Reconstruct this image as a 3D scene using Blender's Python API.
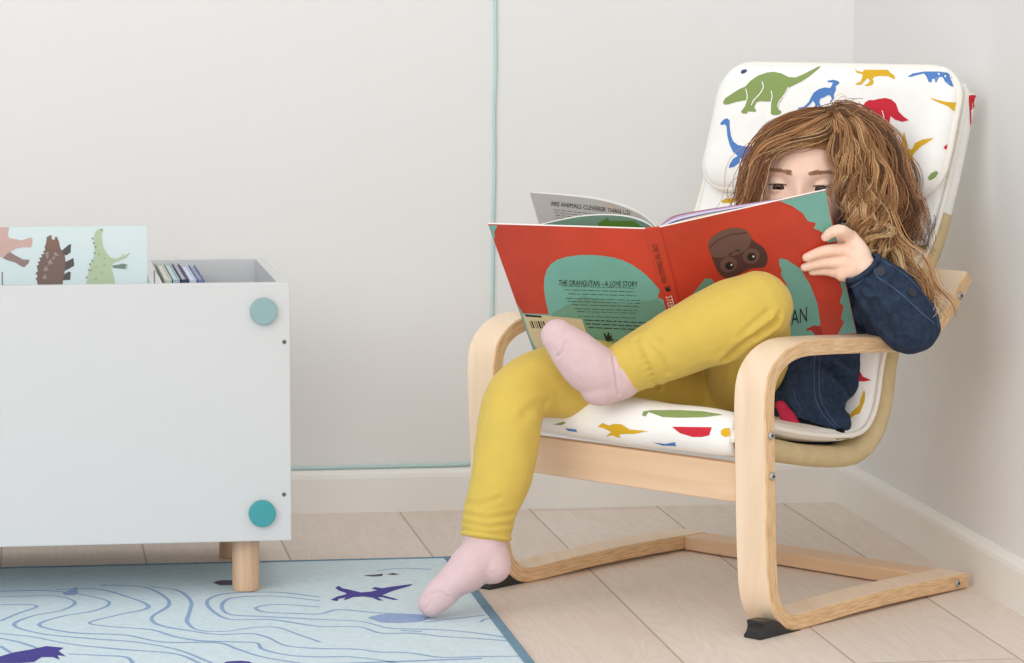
import bpy, bmesh, math, random
import numpy as np
from mathutils import Vector, Matrix, noise
from mathutils.bvhtree import BVHTree
from mathutils.geometry import delaunay_2d_cdt
random.seed(7); np.random.seed(7)
for o in list(bpy.data.objects): bpy.data.objects.remove(o)
SC = bpy.context.scene
COL = SC.collection

# ------------------------------------------------------------------ camera
F, CX, CY = 2966.25, 419.87, 511.37
YAW, PITCH, ROLL = 0.1326, 0.1701, -0.0005
CAM = np.array([-1.2005, -4.2405, 0.7322])
_f = np.array([math.sin(YAW)*math.cos(PITCH), math.cos(YAW)*math.cos(PITCH), -math.sin(PITCH)])
_r = np.array([math.cos(YAW), -math.sin(YAW), 0.0]); _d = np.cross(_f, _r)
CR, CD, CF = math.cos(ROLL)*_r+math.sin(ROLL)*_d, -math.sin(ROLL)*_r+math.cos(ROLL)*_d, _f
cam = bpy.data.cameras.new('camera'); camo = bpy.data.objects.new('camera', cam); COL.objects.link(camo)
cam.sensor_width = 36; cam.lens = F/1024*36
cam.shift_x = (512-CX)/1024; cam.shift_y = (CY-331.5)/1024
M = Matrix(((CR[0], -CD[0], -CF[0], CAM[0]), (CR[1], -CD[1], -CF[1], CAM[1]), (CR[2], -CD[2], -CF[2], CAM[2]), (0, 0, 0, 1)))
camo.matrix_world = M; cam.clip_start = 0.05; cam.clip_end = 60
SC.camera = camo
# ------------------------------------------------------------------ light
SC.view_settings.view_transform = 'Standard'; SC.view_settings.look = 'None'
SC.view_settings.gamma = 1.0; SC.view_settings.use_curve_mapping = False
SC.view_settings.exposure = 0.0
SC.cycles.diffuse_bounces = 8
wd = bpy.data.worlds.new('world'); SC.world = wd; wd.use_nodes = True
bg = wd.node_tree.nodes['Background']; bg.inputs[0].default_value = (0.97, 0.99, 1.0, 1); bg.inputs[1].default_value = 0.70
def area(name, loc, tgt, sx, sy, power, col):
    l = bpy.data.lights.new(name, 'AREA'); l.shape = 'RECTANGLE'; l.size = sx; l.size_y = sy; l.energy = power; l.color = col
    o = bpy.data.objects.new(name, l); COL.objects.link(o); o.location = loc
    o.rotation_euler = (Vector(tgt)-Vector(loc)).to_track_quat('-Z', 'Y').to_euler()
    return o
area('assumed_key_light', (-4.0, -4.2, 2.2), (-0.5, -0.3, 0.3), 3.0, 2.2, 64, (1.0, 0.99, 0.98))  # assumed off-frame softbox, the soft key from upper left; no window is known
area('assumed_overhead_light', (-2.0, -3.2, 3.4), (-0.9, -0.8, 0.0), 4.5, 4.5, 45, (1.0, 0.99, 0.98))  # added large overhead panel, assumed, brightens the floor and its bounce
area('fill_light', (-1.2, -5.1, 1.3), (-0.6, -0.3, 0.2), 1.6, 1.8, 27, (1.0, 0.99, 0.98))  # added soft fill from the front, lifts the low wall, floor and face

# ------------------------------------------------------------------ helpers
def P(x, y, d):                      # a point seen at (x, y) and d metres deep
    return CAM + d*(CF + (x-CX)/F*CR + (y-CY)/F*CD)
def PP(l): return [P(*q) for q in l]
def rayd(x, y): return CF + (x-CX)/F*CR + (y-CY)/F*CD
def hit_plane(x, y, o, n):
    r = rayd(x, y); n = np.array(n, float); t = ((np.array(o)-CAM)@n)/(r@n); return CAM+t*r
TH = -0.9015; XC, YC = -0.1705, -0.4934
CU = np.array([math.cos(TH), math.sin(TH), 0]); CV = np.array([-math.sin(TH), math.cos(TH), 0]); CO = np.array([XC, YC, 0])
def CH(u, v, z): return CO+u*CU+v*CV+np.array([0, 0, z])
def to_ch(p): q = np.array(p)-CO; return np.array([q@CU, q@CV, q[2]])
def lin(c):
    c = [x/255 for x in c]
    return tuple((x/12.92 if x <= 0.04045 else ((x+0.055)/1.055)**2.4) for x in c)+(1,)
MATS = {}
def mat(name, rgb, rough=0.6, spec=0.4, var=0.0, vscale=20, bump=0.0, bscale=200, sheen=0.0, metal=0.0, sss=0.0, aniso=None, detail=3):
    m = bpy.data.materials.new(name); m.use_nodes = True; nt = m.node_tree; b = nt.nodes['Principled BSDF']
    b.inputs['Base Color'].default_value = lin(rgb); b.inputs['Roughness'].default_value = rough
    b.inputs['Specular IOR Level'].default_value = spec; b.inputs['Metallic'].default_value = metal
    if sheen: b.inputs['Sheen Weight'].default_value = sheen
    if sss:
        b.inputs['Subsurface Weight'].default_value = sss; b.inputs['Subsurface Radius'].default_value = (0.006, 0.002, 0.001); b.inputs['Subsurface Scale'].default_value = 1.0
    if var or bump:
        tc = nt.nodes.new('ShaderNodeTexCoord')
        mp = nt.nodes.new('ShaderNodeMapping'); nt.links.new(tc.outputs['Object'], mp.inputs[0])
        if aniso: mp.inputs['Scale'].default_value = aniso
    if var:
        n = nt.nodes.new('ShaderNodeTexNoise'); n.inputs['Scale'].default_value = vscale; n.inputs['Detail'].default_value = detail
        nt.links.new(mp.outputs[0], n.inputs['Vector'])
        r = nt.nodes.new('ShaderNodeValToRGB'); c = lin(rgb)
        r.color_ramp.elements[0].position = 0.3; r.color_ramp.elements[1].position = 0.7
        r.color_ramp.elements[0].color = tuple(x*(1-var) for x in c[:3])+(1,)
        r.color_ramp.elements[1].color = tuple(min(1, x*(1+var)) for x in c[:3])+(1,)
        nt.links.new(n.outputs['Fac'], r.inputs[0]); nt.links.new(r.outputs[0], b.inputs['Base Color'])
    if bump:
        n2 = nt.nodes.new('ShaderNodeTexNoise'); n2.inputs['Scale'].default_value = bscale; n2.inputs['Detail'].default_value = 2
        nt.links.new(mp.outputs[0], n2.inputs['Vector'])
        bp = nt.nodes.new('ShaderNodeBump'); bp.inputs['Strength'].default_value = bump; bp.inputs['Distance'].default_value = 0.002
        nt.links.new(n2.outputs['Fac'], bp.inputs['Height']); nt.links.new(bp.outputs[0], b.inputs['Normal'])
    MATS[name] = m
    return m
def wood_mat(name, base, dark, axis, rough=0.45, scale=1.0, contrast=1.0):
    m = bpy.data.materials.new(name); m.use_nodes = True; nt = m.node_tree; b = nt.nodes['Principled BSDF']
    b.inputs['Roughness'].default_value = rough; b.inputs['Specular IOR Level'].default_value = 0.4
    tc = nt.nodes.new('ShaderNodeTexCoord'); mp = nt.nodes.new('ShaderNodeMapping'); nt.links.new(tc.outputs['Object'], mp.inputs[0])
    s = [90*scale]*3
    for k in axis: s[k] = 5*scale
    mp.inputs['Scale'].default_value = s
    n = nt.nodes.new('ShaderNodeTexNoise'); n.inputs['Scale'].default_value = 1.0; n.inputs['Detail'].default_value = 4; n.inputs['Distortion'].default_value = 0.6
    nt.links.new(mp.outputs[0], n.inputs['Vector'])
    r = nt.nodes.new('ShaderNodeValToRGB'); r.color_ramp.elements[0].position = 0.28; r.color_ramp.elements[1].position = 0.62
    r.color_ramp.elements[0].color = lin(dark); r.color_ramp.elements[1].color = lin(base)
    nt.links.new(n.outputs['Fac'], r.inputs[0]); nt.links.new(r.outputs[0], b.inputs['Base Color'])
    return m
def mesh_obj(name, V, Fc, mats, parent=None, midx=None, smooth=False, world=True):
    me = bpy.data.meshes.new(name); me.from_pydata([tuple(v) for v in V], [], [tuple(f) for f in Fc])
    for m in (mats if isinstance(mats, (list, tuple)) else [mats]): me.materials.append(m)
    if midx is not None: me.polygons.foreach_set('material_index', midx)
    if smooth: me.polygons.foreach_set('use_smooth', [True]*len(me.polygons))
    me.update()
    o = bpy.data.objects.new(name, me); COL.objects.link(o)
    if parent is not None:
        o.parent = parent
        if world: o.matrix_parent_inverse = parent.matrix_basis.inverted()
    return o
def empty(name, loc, rz=0):
    o = bpy.data.objects.new(name, None); COL.objects.link(o); o.location = tuple(loc); o.rotation_euler = (0, 0, rz); o.empty_display_size = 0.05
    return o
def tag(o, label=None, cat=None, group=None, kind=None):
    if label: o['label'] = label
    if cat: o['category'] = cat
    if group: o['group'] = group
    if kind: o['kind'] = kind
    return o
def recenter(o, loc=None):           # object origin into its own geometry
    me = o.data; n = len(me.vertices); a = np.empty(n*3); me.vertices.foreach_get('co', a); a = a.reshape(-1, 3)
    c = np.array(loc) if loc is not None else np.array([(a[:, 0].min()+a[:, 0].max())/2, (a[:, 1].min()+a[:, 1].max())/2, a[:, 2].min()])
    a -= c; me.vertices.foreach_set('co', a.ravel()); me.update()
    o.location = tuple(c) if o.parent is None else tuple(c)
    return o
class MB:
    def __init__(s): s.V = []; s.F = []; s.I = []
    def add(s, V, Fc, i=0):
        k = len(s.V); s.V += [tuple(map(float, v)) for v in V]; s.F += [tuple(j+k for j in f) for f in Fc]
        s.I += (list(i) if isinstance(i, (list, tuple, np.ndarray)) else [i]*len(Fc)); return s
    def box(s, a, b, i=0):
        (x0, y0, z0), (x1, y1, z1) = a, b
        return s.add([(x0,y0,z0),(x1,y0,z0),(x1,y1,z0),(x0,y1,z0),(x0,y0,z1),(x1,y0,z1),(x1,y1,z1),(x0,y1,z1)],
                     [(0,3,2,1),(4,5,6,7),(0,1,5,4),(1,2,6,5),(2,3,7,6),(3,0,4,7)], i)
    def build(s, name, mats, parent=None, smooth=False, bevel=0, world=True, seg=2):
        used = sorted({i for f in s.F for i in f})
        if len(used) < len(s.V):
            mp = {j: k for k, j in enumerate(used)}; s.V = [s.V[j] for j in used]; s.F = [tuple(mp[j] for j in f) for f in s.F]
        o = mesh_obj(name, s.V, s.F, mats, parent, s.I, smooth, world)
        if bevel:
            m = o.modifiers.new('bevel', 'BEVEL'); m.width = bevel; m.segments = seg; m.limit_method = 'ANGLE'; m.angle_limit = 0.7
        return o
def catmull(pts, n):
    p = np.array(pts, float); k = len(p)
    if k < 3: 
        t = np.linspace(0, 1, n)[:, None]; return p[0]*(1-t)+p[-1]*t
    d = np.sqrt(np.linalg.norm(np.diff(p[:, :3], axis=0), axis=1))+1e-9; T = np.concatenate([[0], np.cumsum(d)])
    ext = np.vstack([2*p[0]-p[1], p, 2*p[-1]-p[-2]]); TT = np.concatenate([[-d[0]], T, [T[-1]+d[-1]]])
    out = []
    for t in np.linspace(0, T[-1], n):
        i = min(np.searchsorted(T, t, side='right')-1, k-2); i = max(i, 0)
        t0, t1, t2, t3 = TT[i:i+4]; p0, p1, p2, p3 = ext[i:i+4]
        A1 = (t1-t)/(t1-t0)*p0+(t-t0)/(t1-t0)*p1; A2 = (t2-t)/(t2-t1)*p1+(t-t1)/(t2-t1)*p2; A3 = (t3-t)/(t3-t2)*p2+(t-t2)/(t3-t2)*p3
        B1 = (t2-t)/(t2-t0)*A1+(t-t0)/(t2-t0)*A2; B2 = (t3-t)/(t3-t1)*A2+(t-t1)/(t3-t1)*A3
        out.append((t2-t)/(t2-t1)*B1+(t-t1)/(t2-t1)*B2)
    return np.array(out)
def resample(pts, n):
    p = np.array(pts, float); d = np.concatenate([[0], np.cumsum(np.linalg.norm(np.diff(p, axis=0), axis=1))])
    t = np.linspace(0, d[-1], n); return np.stack([np.interp(t, d, p[:, k]) for k in range(p.shape[1])], 1)
def frames(path):
    T = np.gradient(path, axis=0); T /= np.linalg.norm(T, axis=1)[:, None]+1e-12
    a = np.array([0, 0, 1.0]) if abs(T[0][2]) < 0.9 else np.array([1.0, 0, 0])
    n = np.cross(T[0], a); n /= np.linalg.norm(n); N = [n]
    for i in range(1, len(path)):
        n = n-(n@T[i])*T[i]; n /= np.linalg.norm(n)+1e-12; N.append(n)
    N = np.array(N); return T, N, np.cross(T, N)
def tube(path, rad, seg=8, cap=True, dome=False):
    path = np.array(path, float); n = len(path); rad = np.broadcast_to(np.array(rad, float), (n,)).copy()
    if dome:                          # rounded ends
        T, _, _ = frames(path); add0, add1, r0, r1 = [], [], [], []
        for a in (80, 60, 40, 20):
            a = math.radians(a); add0.append(path[0]-T[0]*rad[0]*math.sin(a)); r0.append(rad[0]*math.cos(a))
        for a in (20, 40, 60, 80):
            a = math.radians(a); add1.append(path[-1]+T[-1]*rad[-1]*math.sin(a)); r1.append(rad[-1]*math.cos(a))
        path = np.vstack([add0, path, add1]); rad = np.concatenate([r0, rad, r1]); n = len(path)
    T, N, B = frames(path); ang = np.arange(seg)*2*math.pi/seg
    V = (path[:, None, :]+rad[:, None, None]*(np.cos(ang)[None, :, None]*N[:, None, :]+np.sin(ang)[None, :, None]*B[:, None, :])).reshape(-1, 3)
    Fc = [(i*seg+j, i*seg+(j+1) % seg, (i+1)*seg+(j+1) % seg, (i+1)*seg+j) for i in range(n-1) for j in range(seg)]
    if cap: Fc += [tuple(range(seg-1, -1, -1)), tuple((n-1)*seg+j for j in range(seg))]
    return V, Fc
def limb(pts, n=40, seg=20):          # pts: rows x y z r
    c = catmull(pts, n); return tube(c[:, :3], c[:, 3], seg, True, True)
def ellipsoid(c, rx, ry, rz, A=np.eye(3), nu=32, nv=20):
    V = []; 
    for i in range(nv+1):
        t = math.pi*i/nv
        for j in range(nu):
            a = 2*math.pi*j/nu; V.append(np.array(c)+A@np.array([rx*math.sin(t)*math.cos(a), ry*math.sin(t)*math.sin(a), rz*math.cos(t)]))
    Fc = [(i*nu+j, (i+1)*nu+j, (i+1)*nu+(j+1) % nu, i*nu+(j+1) % nu) for i in range(nv) for j in range(nu)]
    return V, Fc
def grid_faces(n, m, off=0, closed=False):
    mm = m if closed else m-1
    return [(off+i*m+j, off+i*m+(j+1) % m, off+(i+1)*m+(j+1) % m, off+(i+1)*m+j) for i in range(n-1) for j in range(mm)]
def remesh(pieces, voxel, smooth=4, factor=0.5):      # many overlapping closed pieces -> one continuous skin
    mb = MB()
    for V, Fc in pieces: mb.add(V, Fc)
    o = mb.build('tmp', [])
    bm = bmesh.new(); bm.from_mesh(o.data); bmesh.ops.recalc_face_normals(bm, faces=bm.faces); bm.to_mesh(o.data); bm.free()
    r = o.modifiers.new('r', 'REMESH'); r.mode = 'VOXEL'; r.voxel_size = voxel
    s = o.modifiers.new('s', 'SMOOTH'); s.factor = factor; s.iterations = smooth
    dg = bpy.context.evaluated_depsgraph_get(); dg.update()
    me = bpy.data.meshes.new_from_object(o.evaluated_get(dg)); bpy.data.objects.remove(o)
    V = np.empty(len(me.vertices)*3); me.vertices.foreach_get('co', V); V = V.reshape(-1, 3)
    Nn = np.empty(len(me.vertices)*3); me.vertex_normals.foreach_get('vector', Nn); Nn = Nn.reshape(-1, 3)
    Fc = [tuple(p.vertices) for p in me.polygons]; bpy.data.meshes.remove(me)
    return V, Nn, Fc
def hits(V, Fc, px):                  # where a drawn line lies on a skin
    t = BVHTree.FromPolygons([Vector(v) for v in V], Fc); out = []
    for x, y in resample(px, 24):
        h = t.ray_cast(Vector(CAM), Vector(rayd(x, y)).normalized())
        if h[0] is not None: out.append(np.array(h[0]))
    return out
def crease_px(V, N, Fc, px, amp, w, ridge=0.5):
    p = hits(V, Fc, [q[:2] for q in px])
    return crease(V, N, p, amp, w, ridge) if len(p) > 3 else V
def noise_disp(V, N, amp, freq, off=0, octs=2):
    out = V.copy()
    for i in range(len(V)):
        q = Vector(V[i])*freq+Vector((off, off*1.7, 0)); s = 0; a = 1
        for k in range(octs): s += a*noise.noise(q); q = q*2.1; a *= 0.5
        out[i] += N[i]*amp*s
    return out
def crease(V, N, pts, amp, w, ridge=0.5):
    pts = resample(np.array(pts), 24); D = np.full(len(V), 9.0); 
    box = (np.abs(V-pts.mean(0)).max(1) < np.abs(pts-pts.mean(0)).max()+6*w); idx = np.where(box)[0]
    if len(idx) == 0: return V
    d = np.sqrt(((V[idx][:, None, :]-pts[None])**2).sum(2)).min(1); V = V.copy()
    V[idx] += N[idx]*(-amp*np.exp(-(d/w)**2)+ridge*amp*np.exp(-((d-2*w)/w)**2))[:, None]
    return V
def bvh_of(objs):
    V = []; Fc = []
    for o in objs:
        k = len(V); V += [o.matrix_world @ v.co for v in o.data.vertices] if o.parent is None else [v.co.copy() for v in o.data.vertices]
        Fc += [tuple(k+j for j in p.vertices) for p in o.data.polygons]
    return BVHTree.FromPolygons(V, Fc)
def cdt(poly, step):
    poly = [tuple(p) for p in poly]; a = np.array(poly); n = len(poly)
    def inside(x, y):
        c = False; j = n-1
        for i in range(n):
            if (poly[i][1] > y) != (poly[j][1] > y) and x < (poly[j][0]-poly[i][0])*(y-poly[i][1])/(poly[j][1]-poly[i][1])+poly[i][0]: c = not c
            j = i
        return c
    P2 = []
    for i in range(n):
        p, q = a[i], a[(i+1) % n]; k = max(1, int(np.hypot(*(q-p))/step))
        P2 += [tuple(p+(q-p)*t/k) for t in range(k)]
    m = len(P2); P3 = [Vector(p) for p in P2]
    if step < 1e6:
        for x in np.arange(a[:, 0].min(), a[:, 0].max(), step):
            for y in np.arange(a[:, 1].min(), a[:, 1].max(), step):
                if inside(x, y): P3.append(Vector((x, y)))
    r = delaunay_2d_cdt(P3, [(i, (i+1) % m) for i in range(m)], [list(range(m))], 1, 1e-6)
    return [tuple(v) for v in r[0]], [tuple(f) for f in r[2]]
def on_surface(poly, tree, lift=0.0005, step=3.0):       # a flat silhouette laid onto a curved surface along the view
    V2, F2 = cdt(poly, step); V = []; good = []
    for x, y in V2:
        h = tree.ray_cast(Vector(CAM), Vector(rayd(x, y)).normalized())
        if h[0] is None: V.append((0, 0, 0)); good.append(False); continue
        n = h[1] if h[1].dot(Vector(rayd(x, y))) < 0 else -h[1]
        V.append(h[0]+n*lift); good.append(True)
    keep = []
    for f in F2:
        if all(good[i] for i in f):
            L = max((Vector(V[f[i]])-Vector(V[f[i-1]])).length for i in range(len(f)))
            if L < 0.03 or step > 1e6: keep.append(f)
    return V, keep
def clip(poly, quad):                # convex clip of a flat outline
    quad = [np.array(q, float) for q in quad]; c = sum(quad)/len(quad); out = [np.array(p, float) for p in poly]
    for i in range(len(quad)):
        p, q = quad[i], quad[(i+1) % len(quad)]; n = np.array([-(q-p)[1], (q-p)[0]]); n = n if n@(c-p) > 0 else -n
        src, out = out, []
        for k in range(len(src)):
            u, v = src[k-1], src[k]; du, dv = n@(u-p), n@(v-p)
            if (du >= 0) != (dv >= 0): out.append(u+(v-u)*du/(du-dv))
            if dv >= 0: out.append(v)
        if not out: return []
    res = [out[0]]
    for p in out[1:]:
        if np.hypot(*(p-res[-1])) > 0.02: res.append(p)
    if len(res) > 1 and np.hypot(*(res[0]-res[-1])) < 0.02: res.pop()
    return [tuple(p) for p in res]
def Z(ox, oy, s, pts): return [(ox+x/s, oy+y/s) for x, y in pts]
def text_polys(body, font_h):         # filled letter shapes as flat mesh, left-bottom at 0,0
    cu = bpy.data.curves.new('t', 'FONT'); cu.body = body; cu.size = font_h; cu.resolution_u = 2
    o = bpy.data.objects.new('t', cu); COL.objects.link(o); dg = bpy.context.evaluated_depsgraph_get(); dg.update()
    me = bpy.data.meshes.new_from_object(o.evaluated_get(dg)); bpy.data.objects.remove(o)
    V = [tuple(v.co[:2]) for v in me.vertices]; Fc = [tuple(p.vertices) for p in me.polygons]; bpy.data.meshes.remove(me)
    return V, Fc

# ------------------------------------------------------------------ materials
m_wall = mat('wall_paint', (230, 230, 229), 0.9, 0.2, bump=0.05, bscale=300)
m_base = mat('baseboard_paint', (238, 236, 231), 0.5, 0.4)
m_birch = wood_mat('birch_veneer', (240, 217, 190), (232, 205, 174), (2, 1), 0.42, 0.8)
m_edge = bpy.data.materials.new('birch_layers'); m_edge.use_nodes = True
def _edge():
    nt = m_edge.node_tree; b = nt.nodes['Principled BSDF']; b.inputs['Roughness'].default_value = 0.5
    uv = nt.nodes.new('ShaderNodeUVMap'); sep = nt.nodes.new('ShaderNodeSeparateXYZ'); nt.links.new(uv.outputs[0], sep.inputs[0])
    n = nt.nodes.new('ShaderNodeTexNoise'); n.inputs['Scale'].default_value = 1.0; n.inputs['Detail'].default_value = 3
    mp = nt.nodes.new('ShaderNodeMapping'); mp.inputs['Scale'].default_value = (14, 9, 1); nt.links.new(uv.outputs[0], mp.inputs[0]); nt.links.new(mp.outputs[0], n.inputs['Vector'])
    r = nt.nodes.new('ShaderNodeValToRGB'); r.color_ramp.elements[0].color = lin((208, 168, 122)); r.color_ramp.elements[1].color = lin((232, 198, 156))
    r.color_ramp.elements[0].position = 0.35; r.color_ramp.elements[1].position = 0.6
    nt.links.new(n.outputs['Fac'], r.inputs[0]); nt.links.new(r.outputs[0], b.inputs['Base Color'])
_edge()
m_legwood = wood_mat('beech_leg', (222, 186, 154), (206, 166, 132), (2,), 0.45)
m_white = mat('white_lacquer', (206, 207, 207), 0.35, 0.4)
m_canvas = mat('tan_canvas', (205, 186, 146), 0.9, 0.1, 0.06, 60, 0.15, 900)
m_cloth = mat('white_cotton', (247, 246, 243), 0.9, 0.15, 0.02, 40, 0.25, 55)
m_pipe = mat('white_piping', (238, 234, 226), 0.9, 0.15)
m_green = mat('print_green', (140, 160, 98), 0.9, 0.1); m_blue = mat('print_blue', (88, 132, 196), 0.9, 0.1)
m_red = mat('print_red', (206, 52, 66), 0.9, 0.1); m_yel = mat('print_yellow', (218, 174, 48), 0.9, 0.1)
m_navy = mat('print_navy', (70, 76, 130), 0.9, 0.1); m_olive = mat('print_olive', (136, 134, 74), 0.9, 0.1)
m_steel = mat('screw_steel', (190, 190, 188), 0.3, 0.5, metal=0.9); m_dark = mat('screw_socket', (50, 48, 46), 0.6)
m_black = mat('black_plastic', (34, 36, 38), 0.35, 0.5)
m_skin = mat('skin', (245, 210, 188), 0.5, 0.35, 0.03, 60, 0.05, 500, sss=0.15)
m_leg = mat('yellow_jersey', (212, 184, 88), 0.85, 0.15, 0.03, 30, 0.2, 700, sheen=0.15)
m_sock = mat('pink_knit', (219, 191, 193), 0.9, 0.15, 0.03, 40, 0.35, 900, sheen=0.15)
m_denim = mat('denim', (43, 57, 79), 0.85, 0.2, 0.28, 160, 0.5, 600, detail=8)
m_stitch = mat('denim_stitch', (74, 92, 122), 0.9, 0.1)
m_btn = mat('dark_button', (38, 44, 58), 0.4, 0.5)
m_lining = mat('black_lining', (22, 22, 26), 0.9, 0.1); m_shirt = mat('red_shirt', (188, 44, 74), 0.8, 0.2, 0.1, 50)
m_paper = mat('paper', (240, 236, 230), 0.8, 0.2)

# ------------------------------------------------------------------ room
def floor_material():
    m = bpy.data.materials.new('oak_planks'); m.use_nodes = True; nt = m.node_tree; b = nt.nodes['Principled BSDF']; L = nt.links.new
    N = lambda t: nt.nodes.new('ShaderNode'+t)
    b.inputs['Roughness'].default_value = 0.5; b.inputs['Specular IOR Level'].default_value = 0.35
    tc = N('TexCoord'); sep = N('SeparateXYZ'); L(tc.outputs['Object'], sep.inputs[0])
    def math_(op, a, bb=None, c=None):
        n = N('Math'); n.operation = op
        for i, q in enumerate((a, bb, c)):
            if q is None: continue
            if isinstance(q, (int, float)): n.inputs[i].default_value = q
            else: L(q, n.inputs[i])
        return n.outputs[0]
    W = 0.191
    a = math_('DIVIDE', math_('ADD', sep.outputs['X'], 0.094+W*20), W)
    idx = math_('FLOOR', a); fr = math_('FRACT', a)
    wn = N('TexWhiteNoise'); wn.noise_dimensions = '1D'; L(idx, wn.inputs['W'])
    yy = math_('DIVIDE', math_('ADD', sep.outputs['Y'], math_('MULTIPLY', wn.outputs['Value'], 1.3)), 1.3)
    wn2 = N('TexWhiteNoise'); wn2.noise_dimensions = '2D'; cb = N('CombineXYZ'); L(idx, cb.inputs[0]); L(math_('FLOOR', yy), cb.inputs[1]); L(cb.outputs[0], wn2.inputs['Vector'])
    seam = math_('MINIMUM', math_('MINIMUM', fr, math_('SUBTRACT', 1.0, fr)), math_('MULTIPLY', math_('MINIMUM', math_('FRACT', yy), math_('SUBTRACT', 1.0, math_('FRACT', yy))), 6.8))
    sm = N('MapRange'); sm.inputs['From Min'].default_value = 0.003; sm.inputs['From Max'].default_value = 0.010; L(seam, sm.inputs['Value'])
    # grain: stretched noise, with cathedral figures
    v = N('CombineXYZ'); L(math_('MULTIPLY', sep.outputs['X'], 16.0), v.inputs[0]); L(math_('ADD', math_('MULTIPLY', sep.outputs['Y'], 2.6), math_('MULTIPLY', wn2.outputs['Value'], 40)), v.inputs[1]); L(math_('MULTIPLY', wn2.outputs['Value'], 30), v.inputs[2])
    n1 = N('TexNoise'); n1.inputs['Scale'].default_value = 1.0; n1.inputs['Detail'].default_value = 2; n1.inputs['Distortion'].default_value = 0.5; L(v.outputs[0], n1.inputs['Vector'])
    rings = math_('SINE', math_('MULTIPLY', n1.outputs['Fac'], 75.0))
    v2 = N('CombineXYZ'); L(math_('MULTIPLY', sep.outputs['X'], 220.0), v2.inputs[0]); L(math_('MULTIPLY', sep.outputs['Y'], 9.0), v2.inputs[1]); L(math_('MULTIPLY', wn2.outputs['Value'], 9), v2.inputs[2])
    n2 = N('TexNoise'); n2.inputs['Scale'].default_value = 1.0; n2.inputs['Detail'].default_value = 3; L(v2.outputs[0], n2.inputs['Vector'])
    g = math_('ADD', math_('MULTIPLY', math_('ADD', rings, 1.0), 0.085), math_('ADD', math_('MULTIPLY', n2.outputs['Fac'], 0.45), math_('MULTIPLY', wn2.outputs['Value'], 0.35)))
    r = N('ValToRGB'); r.color_ramp.elements[0].position = 0.15; r.color_ramp.elements[1].position = 0.85
    r.color_ramp.elements[0].color = lin((214, 198, 186)); r.color_ramp.elements[1].color = lin((233, 220, 209)); L(g, r.inputs[0])
    mx = N('Mix'); mx.data_type = 'RGBA'; L(sm.outputs['Result'], mx.inputs['Factor']); mx.inputs['A'].default_value = lin((172, 154, 140)); L(r.outputs[0], mx.inputs['B'])
    L(mx.outputs['Result'], b.inputs['Base Color'])
    return m
fl = MB().box((-4.5, -5.0, -0.04), (0.03, 0.03, 0)).build('floor', floor_material()); tag(fl, kind='structure')
wb = MB().box((-4.5, 0, 0), (0.1, 0.1, 2.6)).build('wall_back', m_wall); tag(wb, kind='structure')
wr = MB().box((0, -5.0, 0), (0.1, 0, 2.6)).build('wall_right', m_wall); tag(wr, kind='structure')
def skirting(name, along_x):
    prof = [(0.0, 0.0), (0.013, 0.0), (0.013, 0.050), (0.0115, 0.0555), (0.007, 0.0600), (0.002, 0.0625), (0.0, 0.0625)]
    mb = MB(); k = len(prof)
    ends = ((-4.5, 0.0) if along_x else (-5.0, 0.0))
    V = []
    for e in ends:
        for d, z in prof: V.append((e, -d, z) if along_x else (-d, e, z))
    mb.add(V, [(i, (i+1) % k, k+(i+1) % k, k+i) for i in range(k)]+[tuple(range(k)), tuple(range(2*k-1, k-1, -1))])
    o = mb.build(name, m_base); tag(o, kind='structure')
    bm = bmesh.new(); bm.from_mesh(o.data); bmesh.ops.recalc_face_normals(bm, faces=bm.faces); bm.to_mesh(o.data); bm.free()
skirting('baseboard_back', True); skirting('baseboard_right', False)

# cord on the wall: down the back wall, then left along the skirting
m_cord = mat('mint_cord', (186, 215, 213), 0.6, 0.3)
def cord():
    r = 0.0024
    pts = [(-0.5275, -r-.0003, 1.6), (-0.5280, -r-.0003, 1.0), (-0.5268, -r-.0003, 0.70), (-0.5262, -r-.0003, 0.64), (-0.5278, -r-.0003, 0.58), (-0.5272, -r-.0003, 0.5), (-0.5285, -r-.0003, 0.42), (-0.5293, -r-.0003, 0.30), (-0.5297, -r-.0003, 0.16),
           (-0.531, -r-.0003, 0.105), (-0.538, -r-.0003, 0.080), (-0.552, -r-.0003, 0.0695), (-0.58, -r-.0003, 0.0660), (-0.64, -r-.0003, 0.0655), (-0.72, -r-.0003, 0.0652), (-0.80, -r-.0003, 0.0650), (-0.83, -r-.0003, 0.0650), (-1.0, -r-.0003, 0.0655), (-1.6, -r-.0003, 0.065)]
    V, Fc = tube(catmull(pts, 160), r, 10)
    o = mesh_obj('cord', V, Fc, m_cord, smooth=True)
    tag(o, 'pale mint cord running down the back wall and along the skirting', 'cord')
cord()

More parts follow.
